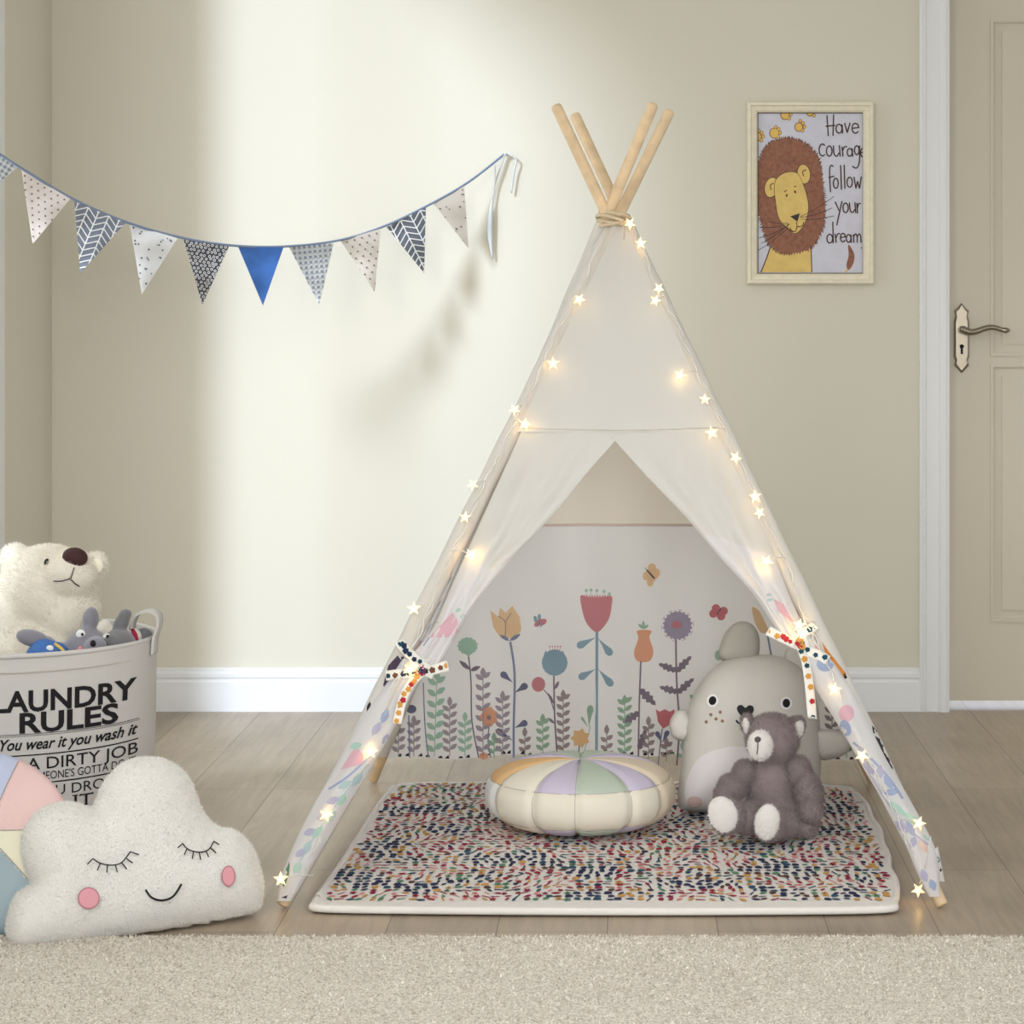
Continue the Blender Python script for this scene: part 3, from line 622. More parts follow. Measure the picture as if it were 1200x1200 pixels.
# upper front panel
def yfr(u, v):      # front plane through the front poles
    a, b = pole('FL', .3), pole('FL', 1.1); k = (b.y-a.y)/(b.z-a.z); A = a.y-k*a.z
    return plane_pt(u, v, A, 0, k).y
def outerx(v, sgn):
    z = 1.0
    k = 'FL' if sgn < 0 else 'FR'
    for _ in range(8): p = pole(k, z); z = H-(v-HY)/F*p.y
    p = pole(k, z); return CX+p.x/p.y*F
def fwr(u, v): return .0022*math.sin(u*.05+v*.02)+.0016*math.sin(u*.11-v*.03)
fp = MB()
def fq(i, j):
    v = 250+j*(506-250); xl, xr = outerx(v, -1)+3, outerx(v, 1)-1; u = xl+(xr-xl)*i
    
    return P(u, v, yfr(u, v)-.014+fwr(u, v))
fp.grid(fq, 60, 80, M_canvas)
M_st = mat('stitch', (196, 190, 176), .9)
fp.tube([P(u, v, yfr(u, v)-.0155+fwr(u, v)) for u, v in smooth_path([(613, 502), (650, 503), (700, 504), (730, 504.5), (790, 503), (845, 501)], 8)], .0010, M_st, 6)
fp.build('front_panel', tent)
# curtains, tied back to the front poles
def curtain(sgn, outer, inner, seamf, tie):
    s = MB(); O = smooth_path(outer, 12); I = smooth_path(inner, 12); n = len(O)-1
    def pt(i, j, lift=0):
        t = min(i, 1.0); k = min(n-1e-6, j*n); a = int(k); fr_ = k-a
        o = [O[a][c]+(O[a+1][c]-O[a][c])*fr_ for c in (0, 1)]; q = [I[a][c]+(I[a+1][c]-I[a][c])*fr_ for c in (0, 1)]
        u, v = o[0]+(q[0]-o[0])*t, o[1]+(q[1]-o[1])*t
        wrk = (.0045*math.sin(t*9+j*5)+.003*math.sin(t*21-j*9+1)+.0022*math.sin(j*34+t*5))*min(1, j*4+.15)*math.sin(math.pi*min(t*.9+.05, 1))
        roll = max(0, (t-.72)/.28); bul = .018*math.sin(math.pi*t)**.7+.016*math.sin(math.pi*min(1, roll*.8))*(.3+.7*j)
        y = yfr(u, v)-.009-bul*min(1, .1+j*2)*(.3+.7*min(1, j*3))+wrk*1.3-lift
        if i > 1: y += (i-1)*.20; u += -sgn*(i-1)*-60*0-sgn*(-1)*(i-1)*8
        return P(u, v, y)
    s.grid(lambda i, j: pt(i*1.12, j), 64, 90, M_canvas, lambda i, j: M_print if (lambda p: HY+(H-p.z)/p.y*F > seamf(CX+p.x/p.y*F))(pt(i*1.12, j)) else M_canvas)
    return s
cl = curtain(-1, [(616, 494), (590, 552), (560, 618), (530, 685), (505, 740), (474, 775)], [(742, 494), (690, 552), (650, 602), (600, 655), (555, 712), (514, 783)], lambda u: 655+(u-525)*.2 if u < 580 else 668-(u-580)*.75, None)
cr = curtain(1, [(840, 494), (868, 552), (895, 618), (918, 680), (935, 720), (953, 752)], [(700, 494), (752, 552), (802, 605), (845, 655), (885, 700), (918, 752)], lambda u: 628+max(0, (u-838))*.35, None)
lm = {k: mat('pale_'+k, c, .9, transl=.2) for k, c in dict(pink=(224, 182, 192), teal=(182, 204, 206), lilac=(186, 184, 206), blue=(166, 178, 206), peach=(226, 200, 186), mint=(178, 210, 196)).items()}
M_but = mat('bright_brown', (188, 122, 58), .9); M_pur = mat('dark_purple', (70, 58, 76), .9)
pp = Print(cl, on_mesh(cl.bvh()), spacing=4)
for a in ((504, 712, 6, 9, 10), (513, 706, 5, 7, 30), (508, 727, 4, 9, 15), (514, 722, 4, 8, 10)): pp.ell(a[0], a[1], a[2], a[3], M_but, a[4])
pp.stroke([(506, 721), (514, 711)], 3, M_pur, 1)
pp.poly([(503, 747), (530, 718), (536, 726), (537, 740), (530, 746)], lm['pink']); pp.stroke([(503, 747), (496, 757)], 1.6, lm['blue'])
for a in ((537, 715), (542, 722), (544, 732), (541, 739)): pp.ell(a[0], a[1], 3, 2, lm['mint'], -30)
cl.build('curtain', tent)
pp = Print(cr, on_mesh(cr.bvh()), spacing=4)
pp.poly([(907, 702), (918, 708), (926, 722), (936, 735), (912, 716)], lm['pink'])
for a in ((901, 697), (902, 703)): pp.ell(a[0], a[1], 3, 1.8, lm['teal'])
cr.build('curtain', tent)
# gathered cloth around each front pole below the tie
def bundle(rows, dark, R=.9, plane_off=0.0):
    s = MB(); rr = smooth_path(rows, 8); nr = len(rr)-1
    def q(i, j):
        k = min(nr-1e-6, j*nr); a = int(k); f = k-a; cx_, v, wd = [rr[a][c]+(rr[a+1][c]-rr[a][c])*f for c in range(3)]
        th = 2*math.pi*i; hw = wd/2; u = cx_+hw*math.cos(th)*(1+.03*math.sin(5*th)); y0 = yfr(cx_, v)+plane_off
        d = hw/F*y0*R*(1+.10*math.sin(3*th+j*7)+.05*math.sin(7*th-j*11)); return P(u, v+.25*hw*math.cos(th)*0, y0-d*math.sin(th))
    s.grid(q, 40, 70, M_print)
    return s
bl_rows = [(490, 772, 36), (478, 790, 36), (452, 832, 42), (432, 868, 43), (409, 908, 42), (385, 948, 40), (365, 985, 37), (351, 1012, 32), (341, 1035, 26), (333, 1056, 17)]
br_rows = [(936, 742, 26), (949, 762, 30), (962, 780, 36), (980, 813, 41), (1004, 856, 36), (1024, 893, 33), (1044, 927, 33), (1062, 960, 34), (1079, 993, 33), (1087, 1020, 27), (1092, 1040, 18), (1096, 1051, 14)]
bL = bundle(bl_rows, 1, plane_off=-.012); pp = Print(bL, on_mesh(bL.bvh()), spacing=4)
pp.stroke([(482, 770), (462, 812), (450, 838)], 3, M_st)
pp.poly([(399, 902), (417, 874), (426, 885), (425, 895)], lm['pink']); pp.stroke([(385, 925), (410, 908), (440, 880)], 2.6, lm['blue'])
pp.leaf(455, 860, 448, 872, 6, lm['lilac'])
for (x, y, x2, y2, c) in ((425, 905, 412, 922, 'teal'), (412, 915, 396, 924, 'teal'), (405, 930, 396, 944, 'mint'), (398, 935, 382, 941, 'lilac'), (394, 950, 380, 966, 'teal'), (385, 955, 370, 960, 'lilac'), (378, 968, 366, 982, 'mint'), (370, 972, 356, 978, 'lilac'), (364, 985, 356, 1002, 'teal'), (358, 995, 346, 1004, 'lilac'), (447, 848, 455, 830, 'blue'), (436, 862, 446, 846, 'lilac'), (424, 872, 410, 876, 'mint'), (352, 1010, 344, 1024, 'mint')): pp.leaf(x, y, x2, y2, 9, lm[c])
pp.stroke([(432, 895), (400, 935), (372, 975), (350, 1012)], 1.4, lm['teal'])
pp.leaf(338, 1005, 332, 1040, 8, M_hemg); pp.poly([(329, 1052), (337, 1049), (334, 1057)], M_pur); pp.leaf(340, 1000, 334, 1010, 3, M_black)
bL.build('gathered_cloth', tent)
bR = bundle(br_rows, 1, plane_off=-.012); pp = Print(bR, on_mesh(bR.bvh()), spacing=4)
pp.ell(967, 778, 10, 9, lm['blue']); pp.ell(992, 836, 9, 10, lm['pink']); pp.ell(991, 853, 6, 10, lm['blue'], -20); pp.ell(958, 760, 4, 4, lm['pink'])
pp.stroke([(1000, 870), (1020, 888), (1042, 912), (1058, 936)], 2.8, lm['blue'])
pp.stroke([(1010, 892), (1030, 925), (1058, 965), (1088, 990)], 2.2, lm['lilac'])
for (x, y, x2, y2, c) in ((1024, 908, 1016, 892, 'lilac'), (1030, 914, 1032, 896, 'lilac'), (1046, 925, 1036, 908, 'blue'), (1036, 930, 1054, 926, 'blue'), (1040, 938, 1062, 956, 'mint'), (1060, 952, 1078, 968, 'mint'), (1062, 962, 1072, 980, 'blue'), (1048, 962, 1064, 976, 'lilac'), (1082, 972, 1090, 986, 'mint'), (1078, 982, 1086, 1000, 'peach'), (1072, 980, 1068, 994, 'lilac'), (1080, 1018, 1086, 1034, 'lilac'), (1090, 1030, 1096, 1044, 'blue'), (1012, 885, 1006, 874, 'lilac')): pp.leaf(x, y, x2, y2, 9, lm[c])
# turned-up corner of the cloth near the foot
bR.build('gathered_cloth', tent)
fc = MB(); fc.grid(lambda i, j: P(1090+i*(9+8*j), 1000+j*33-i*8*(1-j), yfr(1095, 1015)-.012+.01*i+.004*math.sin(i*6)), 8, 12, M_print)
pp = Print(fc, on_mesh(fc.bvh()), spacing=4); pp.leaf(1098, 1003, 1103, 1022, 7, M_hem); pp.leaf(1094, 1008, 1097, 1022, 5, M_hem); pp.leaf(1102, 1016, 1109, 1031, 6, M_hem)
fc.build('cloth_corner', tent)
# sleeves round the poles
M_slv = M_canvas
def sleeve(k, z0, z1, r0, r1, dec):
    s = MB(); n_ = 40; off = Vector((-.010 if k[1] == 'L' else .010, .002, 0)); 
    s.tube([pole(k, z0+(z1-z0)*i/n_)+off*(1-.85*i/n_) for i in range(n_+1)], [r0+(r1-r0)*(i/n_)+.0008*math.sin(i*1.3) for i in range(n_+1)], M_canvas, 18, cap=False)
    pp = Print(s, on_mesh(s.bvh()), spacing=3); dec(pp); s.build('pole_sleeve', tent)
def decL(p):
    p.poly([(449, 803), (455, 780), (466, 768), (471, 775), (466, 800), (455, 812)], M_pur); p.poly([(470, 770), (480, 768), (482, 776), (470, 782)], M_pur); p.poly([(456, 812), (463, 797), (472, 800), (464, 815)], M_pur); p.leaf(434, 822, 430, 834, 4, M_black); p.stroke([(380, 922), (370, 945)], 2.5, M_pur)
def decR(p):
    p.poly([(963, 752), (970, 762), (992, 790), (986, 796), (976, 786), (968, 768)], M_but); p.poly([(979, 793), (990, 789), (993, 794), (984, 800)], M_black)
    for a in ((1022, 850, 1032, 872), (1026, 862, 1036, 884), (1034, 872, 1042, 895), (1040, 888, 1046, 902)): p.leaf(*a, 5, M_hem)
sleeve('FL', .03, 1.247, .021, .0150, decL); sleeve('FR', .09, 1.247, .021, .0150, decR)
for k in ('BL', 'BR'): sleeve(k, .075, 1.246, .018, .0150, lambda p: None)
# floral ties
M_tie = mat('tie_cotton', (232, 230, 222), .9); tcol = [mat('tie_'+n_, c, .9) for n_, c in (('red', (170, 44, 52)), ('navy', (30, 48, 76)), ('mustard', (206, 150, 70)), ('brown', (110, 74, 50)), ('teal', (28, 72, 88)))]
def ribbon(paths, yo, cols):
    s = MB()
    for pth, wd, d in paths:
        pth = smooth_path(pth, 6); pts = [P(u, v, yfr(u, v)-yo-d) for u, v in pth]
        s.tube(pts, wd/F*4.5/2, M_tie, 10, flat=.35)
    bv = on_mesh(s.bvh()); pp = Print(s, bv, spacing=3); rnd = random.Random(5)
    for (pth, wd, d), c in zip(paths, cols):
        q = smooth_path(pth, 10); last = None
        for i in range(1, len(q)-1, 4 if wd > 12 else 3):
            u, v = q[i]; 
            if last and math.hypot(u-last[0], v-last[1]) < 5.5: continue
            last = (u, v); m_ = tcol[c[rnd.randrange(len(c))]]; k = rnd.uniform(2.2, 3.4)
            pp.ell(u+rnd.uniform(-2, 2), v+rnd.uniform(-1.5, 1.5), k, k, m_, n=10, jag=.3)
    s.build('tie_band', tent)
def tube_fix(): pass
ribbon([([(468, 752), (478, 764), (490, 775), (497, 788)], 15, .030), ([(452, 792), (466, 790), (482, 789), (497, 787)], 14, .028), ([(496, 788), (510, 784), (525, 780)], 15, .034), ([(494, 788), (480, 803), (471, 822), (465, 848)], 12, .036), ([(492, 782), (500, 786), (498, 792)], 19, .040)], .005, [[1, 4], [1, 1, 3], [2, 3], [0, 2, 2], [0, 1]])
ribbon([([(900, 739), (912, 745), (926, 752), (938, 757)], 14, .030), ([(936, 744), (948, 738), (955, 733)], 13, .020), ([(938, 754), (948, 763), (960, 768), (970, 774)], 14, .028), ([(937, 756), (944, 775), (948, 800), (952, 842)], 15, .036), ([(932, 750), (940, 753), (940, 760)], 18, .038)], .005, [[0, 0, 2], [4, 0], [4], [2, 3, 0, 4], [4, 2]])
# lashing round the crossing
rp = MB(); cz = 1.262; cpt = Vector((-.033, 4.853, 0))
def ring(z, r, rr, tilt, ph):
    return [(cpt.x+r*math.cos(a), cpt.y+r*math.sin(a), z+tilt*math.cos(a+ph)) for a in [2*math.pi*k/28 for k in range(29)]], rr
for (z, r, tl, ph) in ((1.245, .033, .006, 0), (1.252, .031, -.007, 1), (1.259, .031, .008, 2), (1.266, .029, -.005, .5), (1.25, .036, .012, 2.6)):
    pts, rr = ring(z, r, .0036, tl, ph); rp.tube(pts, rr, M_rope, 8)
rp.tube([P(725, 262, 4.79), P(731, 258, 4.78), P(732, 270, 4.78), P(731, 281, 4.78)], .0014, M_rope, 6)
rp.build('rope_lashing', tent)

# ------------------------------------------------------------------ star string lights
M_wire = mat('silver_wire', (226, 226, 220), .4, metal=.2); M_led = mat('led_glow', (255, 205, 120), .4, emit=34); M_star = mat('star_plastic', (255, 232, 190), .3, emit=.75)
sl = thing('string_lights', 'warm white star string lights wound down both front edges of the tent', 'string lights', pole('FL', 1.25)+Vector((0, -.04, 0)))
def star(u, v, lit=1, sz=1.0, on=-1, yy=None):
    y = (yy if yy else yfr(u, v)-.042-.012*(v > 650)); c = P(u, v, y); r = .0150*sz; s = MB(); a0 = random.uniform(0, 1.2); ty = random.uniform(-.5, .5); R_ = Matrix.Rotation(ty, 3, 'Z') @ Matrix.Rotation(random.uniform(-.4, .4), 3, 'X')
    vs = [c+R_ @ Vector((rr*math.cos(a0+k*math.pi/5), 0, rr*math.sin(a0+k*math.pi/5))) for k in range(10) for rr in ((r if k % 2 else r*.42),)]
    vs += [c+R_ @ Vector((0, -.005, 0)), c+R_ @ Vector((0, .005, 0))]
    s.add(vs, [(k, (k+1) % 10, 10) for k in range(10)]+[((k+1) % 10, k, 11) for k in range(10)], M_star, False)
    if lit: s.ell(c+Vector((0, -.004, 0)), (.0030,)*3, M_led, seg=8); s.ell(c+Vector((0, .010, 0)), (.0030*lit,)*3, M_led, seg=8)
    s.build('star_bulb', sl)
    return c
LS = [(679, 351, .8), (648, 426, .9), (615, 497, 1.1), (603, 480, 0), (552, 650, 1.6), (554, 568, 0), (545, 606, 0), (485, 713, .5), (480, 785, 1.2), (435, 882, 1.4), (382, 955, 1.3), (329, 1030, .7)]
RS = [(738, 262, .6), (751, 285, .9), (772, 338, .3), (768, 352, .4), (797, 440, 1.2), (826, 468, 0), (834, 507, 1), (862, 536, .8), (885, 582, .8), (890, 601, .4), (898, 658, 1.5), (937, 733, 1.9), (978, 808, 1.2), (1010, 886, .8), (1077, 965, .7), (1076, 1043, .9)]
for S_ in (LS, RS):
    for (u, v, l_) in S_: star(u, v, l_, .85 if l_ < .5 else .95, yy=(4.30 if v > 1030 else None))
def wire(sgn, a, b, ph):
    pts = []
    for i in range(130):
        v = a+(b-a)*i/129; u = outerx(v, sgn)+sgn*(5+2.5*math.sin(i*.9+ph)+1.5*math.sin(i*.37)); 
        if v > 640: u -= sgn*9*min(1, (v-640)/120)
        pts.append(P(u, v, yfr(u, v)-.026-.010*min(1, max(0, (v-700)/100))+.006*math.sin(i*.6+ph)))
    return pts
wr = MB()
for sgn in (-1, 1):
    wr.tube(wire(sgn, 256, 1020 if sgn < 0 else 1000, 0), .0011, M_wire, 5); wr.tube(wire(sgn, 262, 990, 2.1), .0009, M_wire, 5)
wr.tube([P(1091, 980, 4.24), P(1086, 1010, 4.25), P(1078, 1035, 4.29)], .0009, M_wire, 5)
for (u, v, _) in LS+RS:
    sgn = -1 if u < 719 else 1; uu = outerx(min(v, 1000), sgn)+sgn*4-(sgn*9 if v > 760 else 0); wr.tube([P(u, v, yfr(u, v)-.043), P((u+uu)/2, v-5, yfr(u, v)-.04), P(uu, v-4, yfr(u, v)-.03)], .0009, M_wire, 5)
wr.build('wire', sl)

# ------------------------------------------------------------------ bunting
bt = thing('bunting', 'fabric pennant bunting in greys, cream and blue strung across the corner', 'bunting', P(300, 290, 5.9))
def gdep(u): return 5.35+(6.405-5.35)*max(-.4, u/592)
M_tape = mat('blue_grey_tape', (128, 142, 164), .85)
gs = smooth_path([(-115, 100), (-60, 140), (0, 181), (25, 197), (85, 233), (150, 261), (215, 279), (270, 287.5), (330, 289), (395, 282), (448, 266), (500, 241.5), (548, 214), (592, 180)], 8)
cdm = MB(); cdm.tube([P(u, v, gdep(u) if u > -40 else gdep(-40)+(u+40)/75*.09) for u, v in gs], .0031, M_tape, 8)
cdm.build('string', bt); cdm = MB(); M_tail = mat('pale_tape', (206, 210, 208), .85)
cdm.tube([P(*q) for q in smooth_path([(592, 180, 6.405), (598, 181, 6.40), (605, 188, 6.40), (602, 202, 6.402), (599, 226, 6.404)], 5)], .0026, M_tail, 8)
cdm.tube([P(*q) for q in smooth_path([(592, 180, 6.40), (586, 198, 6.40), (580, 215, 6.402)], 5)], .0022, M_tail, 8)
cdm.tube([P(*q) for q in smooth_path([(580, 193, 6.38), (580, 215, 6.40), (576, 240, 6.402), (574, 270, 6.404), (577, 303, 6.404)], 5)], [.0022]*10+[.0035, .005, .0065, .0075, .008, .0078, .007, .0055, .004, .003, .002], M_tail, 8)
cdm.build('tail', bt)
MB().tube([P(592, 180, 6.418), P(592, 180, 6.395)], .0035, M_white, 8).build('hook', bt)
cw, ccr = mat('flag_white', (236, 236, 234), .9, transl=.2), mat('flag_cream', (228, 220, 208), .9, transl=.2)
cg, cgd, cb = mat('flag_grey', (138, 146, 158), .9, transl=.15), mat('flag_charcoal', (84, 86, 92), .9, transl=.1), mat('flag_blue', (74, 120, 190), .85, transl=.15, nscale=30, namp=.12)
chk = mat('gingham_grey', (200, 203, 204), .9, transl=.15); chd = mat('gingham_dark', (130, 136, 140), .9); dot = mat('flag_dot', (120, 96, 84), .9); dst = mat('flag_star', (40, 40, 48), .9); lnw = mat('flag_line', (240, 240, 238), .9)
flags = [((-35, 160), (20, 196), (-22, 232), 'check'), ((25, 199), (82, 233), (38, 286), 'dots'), ((87, 236), (147, 261), (94, 320), 'herring'), ((152, 263), (208, 279), (166, 345), 'stars'), ((215, 281), (268, 289), (237, 357), 'floral'), ((279, 289), (332, 290), (308, 358), 'plain'), ((339, 290), (391, 285), (374, 357), 'check'), ((399, 282), (446, 268), (439, 342), 'dots'), ((453, 266), (499, 243), (497, 320), 'herring2'), ((508, 239), (544, 218), (549, 291), 'stars2')]
for fi, (a, b, c, kind) in enumerate(flags):
    s = MB(); bm_ = {'check': cw, 'dots': ccr if fi > 4 else mat('flag_blush', (236, 228, 222), .9, transl=.2), 'herring': cg, 'herring2': mat('flag_slate', (112, 118, 126), .9), 'stars': cw, 'stars2': ccr, 'floral': cgd, 'plain': cb}[kind]
    def S(u, v, h, a=a, b=b, c=c, fi=fi):
        y0 = gdep(u*.8+.2*(a[0]+b[0])/2); dv = (v-(a[1]+b[1])/2)/70
        h = h+.0012 if h else 0; return P(u, v, y0+.010*math.sin((u-a[0])*.11+fi)*dv+.004*math.sin(v*.15)-h-.004)
    ns = 22; vs = []; 
    for j in range(ns+1):
        for i in range(ns-j+1):
            k = ns; wa, wb_, wc = (k-j-i)/k, i/k, j/k; u = a[0]*wa+b[0]*wb_+c[0]*wc; v = a[1]*wa+b[1]*wb_+c[1]*wc
            vs.append(S(u, v, 0)+Vector((0, .0012, 0)))
    idx = lambda j, i: sum(ns-q+1 for q in range(j))+i
    fs = []
    for j in range(ns):
        for i in range(ns-j):
            fs.append((idx(j, i), idx(j, i+1), idx(j+1, i)))
            if i < ns-j-1: fs.append((idx(j, i+1), idx(j+1, i+1), idx(j+1, i)))
    s.add(vs, fs, bm_); s.add([v+Vector((0, .0015, 0)) for v in vs], [f[::-1] for f in fs], bm_)
    pr_ = Print(s, S, clip=[a, b, c], spacing=7); rnd = random.Random(fi)
    ax, ay = (b[0]-a[0], b[1]-a[1]); L1 = math.hypot(ax, ay); ax /= L1; ay /= L1; nx, ny = -ay, ax
    T = lambda s_, t: (a[0]+ax*s_+nx*t, a[1]+ay*s_+ny*t)
    if kind == 'check':
        for k in range(-2, 14):
            pr_.poly([T(k*6-20, -5), T(k*6-17, -5), T(k*6-17, 95), T(k*6-20, 95)], chk, 0); pr_.poly([T(-30, k*6), T(90, k*6), T(90, k*6+3), T(-30, k*6+3)], chk, 1)
            for q in range(-2, 14): pr_.poly([T(k*6-20, q*6), T(k*6-17, q*6), T(k*6-17, q*6+3), T(k*6-20, q*6+3)], chd, 2)
    elif kind == 'dots':
        for k in range(12):
            for q in range(14): x, y = T(k*9-20+(q % 2)*4.5, q*7+4); pr_.ell(x, y, 1.1, 1.1, dot, n=7)
    elif kind.startswith('stars'):
        for k in range(70):
            x, y = T(rnd.uniform(-6, 66), rnd.uniform(2, 80)); r = rnd.choice([1.1, 1.4, 1.4, 3.4 if k % 12 == 0 else 1.6])
            pr_.poly([(x+(r if i % 2 else r*.45)*math.cos(i*math.pi/5), y+(r if i % 2 else r*.45)*math.sin(i*math.pi/5)) for i in range(10)], dst, 0)
    elif kind == 'floral':
        for k in range(16):
            for q in range(22):
                x, y = T(k*5-15+(q % 2)*2.5+rnd.uniform(-.7, .7), q*4+2+rnd.uniform(-.7, .7)); pr_.ell(x, y, 1.7, 1.7, lnw, n=7); pr_.ell(x, y, .9, .9, cgd, n=6, layer=1)
    elif kind.startswith('herring'):
        for col_ in range(-2, 7):
            x0_ = col_*13-8
            pr_.poly([T(x0_-.7, -9), T(x0_+.7, -9), T(x0_+.7, 95), T(x0_-.7, 95)], lnw, 1)
            for q in range(-3, 16):
                u0 = T(x0_, q*8+(9 if col_ % 2 else 0)); u1 = T(x0_+13, q*8+(0 if col_ % 2 else 9)); pr_.stroke([u0, u1], 1.3, lnw, 1, smooth=False)
    s.build('pennant', bt)

# ------------------------------------------------------------------ laundry hamper
HX, HYc, HR, HZ = -1.198, 4.60, .28, .44
hm = thing('laundry_hamper', 'round off-white canvas laundry hamper printed LAUNDRY RULES, full of plush toys', 'hamper', (HX, HYc, 0))
M_hc = mat('hamper_canvas', (206, 203, 198), .9, bump=.3, bscale=500)
def hr(z, th): return HR*(1.0-.035*(1-z/HZ))+.004*math.sin(3*th+z*9)*.6
hb = MB()
hb.grid(lambda i, j: (lambda th, z: (HX+hr(z, th)*math.sin(th), HYc-hr(z, th)*math.cos(th), z))(2*math.pi*i, .004+(HZ-.004)*j), 120, 24, M_hc)
hb.grid(lambda i, j: (lambda th, z: (HX+(hr(z, th)-.004)*math.sin(th), HYc-(hr(z, th)-.004)*math.cos(th), z))(2*math.pi*i, .01+(HZ-.01)*j), 120, 12, M_hc)
hb.grid(lambda i, j: (HX+HR*.965*j*math.sin(6.2832*i), HYc-HR*.965*j*math.cos(6.2832*i), .004), 48, 4, M_hc)
hb.tube([(HX+(HR-.001)*math.sin(a), HYc-(HR-.001)*math.cos(a), HZ) for a in [2*math.pi*k/96 for k in range(97)]], .0045, M_hc, 8)
hb.tube([(HX+(HR+.0005)*math.sin(a), HYc-(HR+.0005)*math.cos(a), HZ-.03) for a in [2*math.pi*k/96 for k in range(97)]], .0009, M_st, 6)
def th_of(u):
    a, b = -.6, 1.35
    for _ in range(30):
        m_ = (a+b)/2; x, y = HX+HR*math.sin(m_), HYc-HR*math.cos(m_)
        if CX+x/y*F < u: a = m_
        else: b = m_
    return a
def Sh(u, v, h):
    th = th_of(u); z = 1.05-(v-375)/644; r_ = hr(z, th)+h; return (HX+r_*math.sin(th), HYc-r_*math.cos(th), z)
ph = Print(hb, Sh, spacing=None)
print_text(ph, 'LAUNDRY', -8, 160, 809, 833, M_ink, bold=.028); print_text(ph, 'RULES', 23, 140, 835, 858, M_ink, bold=.028)
for k in range(84): ph.poly([(-2+k*2, 861.5), (-.9+k*2, 861.5), (-.9+k*2, 862.5), (-2+k*2, 862.5)], M_ink)
def hline(v, w_=1.2, a=-6, b=164):
    for k in range(40): u0 = a+(b-a)*k/40; u1 = a+(b-a)*(k+1)/40; ph.poly([(u0, v), (u1, v), (u1, v+w_), (u0, v+w_)], M_ink)
hline(859.6, .7); print_text(ph, 'You wear it you wash it', 0, 163, 865, 878, M_ink, bold=.02, shear=.35); hline(884, 1.5)
print_text(ph, "IT'S A DIRTY JOB", -8, 164, 888, 902, M_ink, bold=.004); print_text(ph, "BUT SOMEONE'S GOTTA DO IT", 9, 162, 905, 914.5, M_ink, bold=.004); hline(917.5, 1.6)
print_text(ph, 'IF YOU DROP', 20, 136, 922, 934, M_ink); print_text(ph, 'IT', 89, 112, 937, 951, M_ink)
for (a, b) in ((86.5, 93.5), (96, 97.8), (110.5, 112.5), (99.5, 106)): 
    for v in ((937, 951) if a in (86.5,) else ((937,) if a != 99.5 else (951,))): ph.poly([(a, v-(1.2 if v > 940 else 0)), (b, v-(1.2 if v > 940 else 0)), (b, v+(0 if v > 940 else 1.2)), (a, v+(0 if v > 940 else 1.2))], M_ink)
hb.build('body', hm)
hh = MB()
def hpt(t, w_):    # carrying loop on the right side of the rim
    th = math.radians(78)+w_; r_ = HR+.004; x = HX+r_*math.sin(th); y = HYc-r_*math.cos(th)
    return None
lo = [(.0, -.03), (.002, 0), (.01, .028), (.006, .045), (-.012, .05), (-.03, .042), (-.038, .02), (-.036, -.005)]
lo = smooth_path(lo, 4)
hh.grid(lambda i, j: (lambda q: (HX+HR+.002+q[0], HYc-.04+.05*j+.1*(q[1])*.3, HZ+q[1]))(lo[min(len(lo)-1, int(i*(len(lo)-1)+.5))]), len(lo)-1, 3, M_hc)
hho = hh.build('handle', hm); hho.modifiers.new('s', 'SOLIDIFY').thickness = .004

# ------------------------------------------------------------------ plush toys in the hamper
def shape_toy(mb, parent, name): return mb.build(name, parent)
M_bear = mat('bear_fur', (240, 234, 220), .95, sheen=.3); M_nosebr = mat('bear_nose', (66, 40, 38), .7); M_inner = mat('bear_inner_ear', (246, 238, 218), .9)
pb = thing('plush_bear', 'large cream white plush bear with brown nose sitting at the back of the hamper', 'plush toy', P(60, 760, 4.68))
by = 4.70
bb_ = blob([E(56, 695, by, 58, 56, .09), E(82, 672, by-.045, 30, 28, .055), E(80, 720, by-.02, 36, 40, .075), E(45, 770, by-.02, 72, 52, .10), E(10, 740, by, 50, 60, .09), E(17, 654, by, 17, 17, .025), E(113, 662, by+.01, 13, 16, .022), E(110, 668, by, 12, 12, .03), E(20, 672, by, 16, 14, .03)], M_bear, .006)
ff = MB(); ff.add(bb_.v, bb_.f, M_bear); fur(ff, bb_, 60000, .0075, .0010, M_bear, .1, .7, keep=lambda p, n_: n_.y < .5); bo = ff.build('body', pb)
sb = on_mesh(bb_.bvh())
def nub(parent, S, u, v, ru, rv, d, m, rot=0, name='nose', out=.0, y_add=0):
    p = S(u, v, out); s = MB(); p = Vector(p)+Vector((0, y_add, 0)); s.ell(p, (ru/F*p.y, d, rv/F*p.y), m, Matrix.Rotation(math.radians(rot), 4, 'Y'), 20); return s.build(name, parent)
nub(pb, sb, 88, 653, 15, 11.5, .018, M_nosebr, 10); nub(pb, sb, 54.5, 658.5, 2.6, 4.2, .006, M_black, 20, 'eye', .004)
nub(pb, sb, 17, 656, 10, 9, .006, M_inner, 0, 'inner_ear', .004); nub(pb, sb, 113, 663, 8, 9, .006, M_inner, 0, 'inner_ear', .006)
mm = MB(); 
for pth in ([(87, 665), (83, 678)], [(83, 678), (72, 681), (63, 681)], [(83, 679), (88, 684), (93, 687)]): mm.tube([sb(u, v, .008) for u, v in smooth_path(pth, 5)], .0012, M_nosebr, 6)
mm.build('mouth', pb)
M_gr = mat('grey_plush', (132, 130, 138), .95, sheen=.4, bump=.3, bscale=400); M_gr2 = mat('dark_grey_plush', (112, 112, 114), .95, sheen=.4, bump=.3, bscale=400)
M_ovr = mat('blue_overall', (74, 116, 182), .9); M_eyew = mat('eye_white', (238, 238, 236), .5); M_pink = mat('pink_felt', (226, 150, 158), .9); M_yel = mat('yellow_trim', (216, 186, 90), .9)
pg = thing('plush_donkey', 'grey plush animal in blue dungarees lying at the front of the hamper', 'plush toy', P(80, 765, 4.49)); gy = 4.50
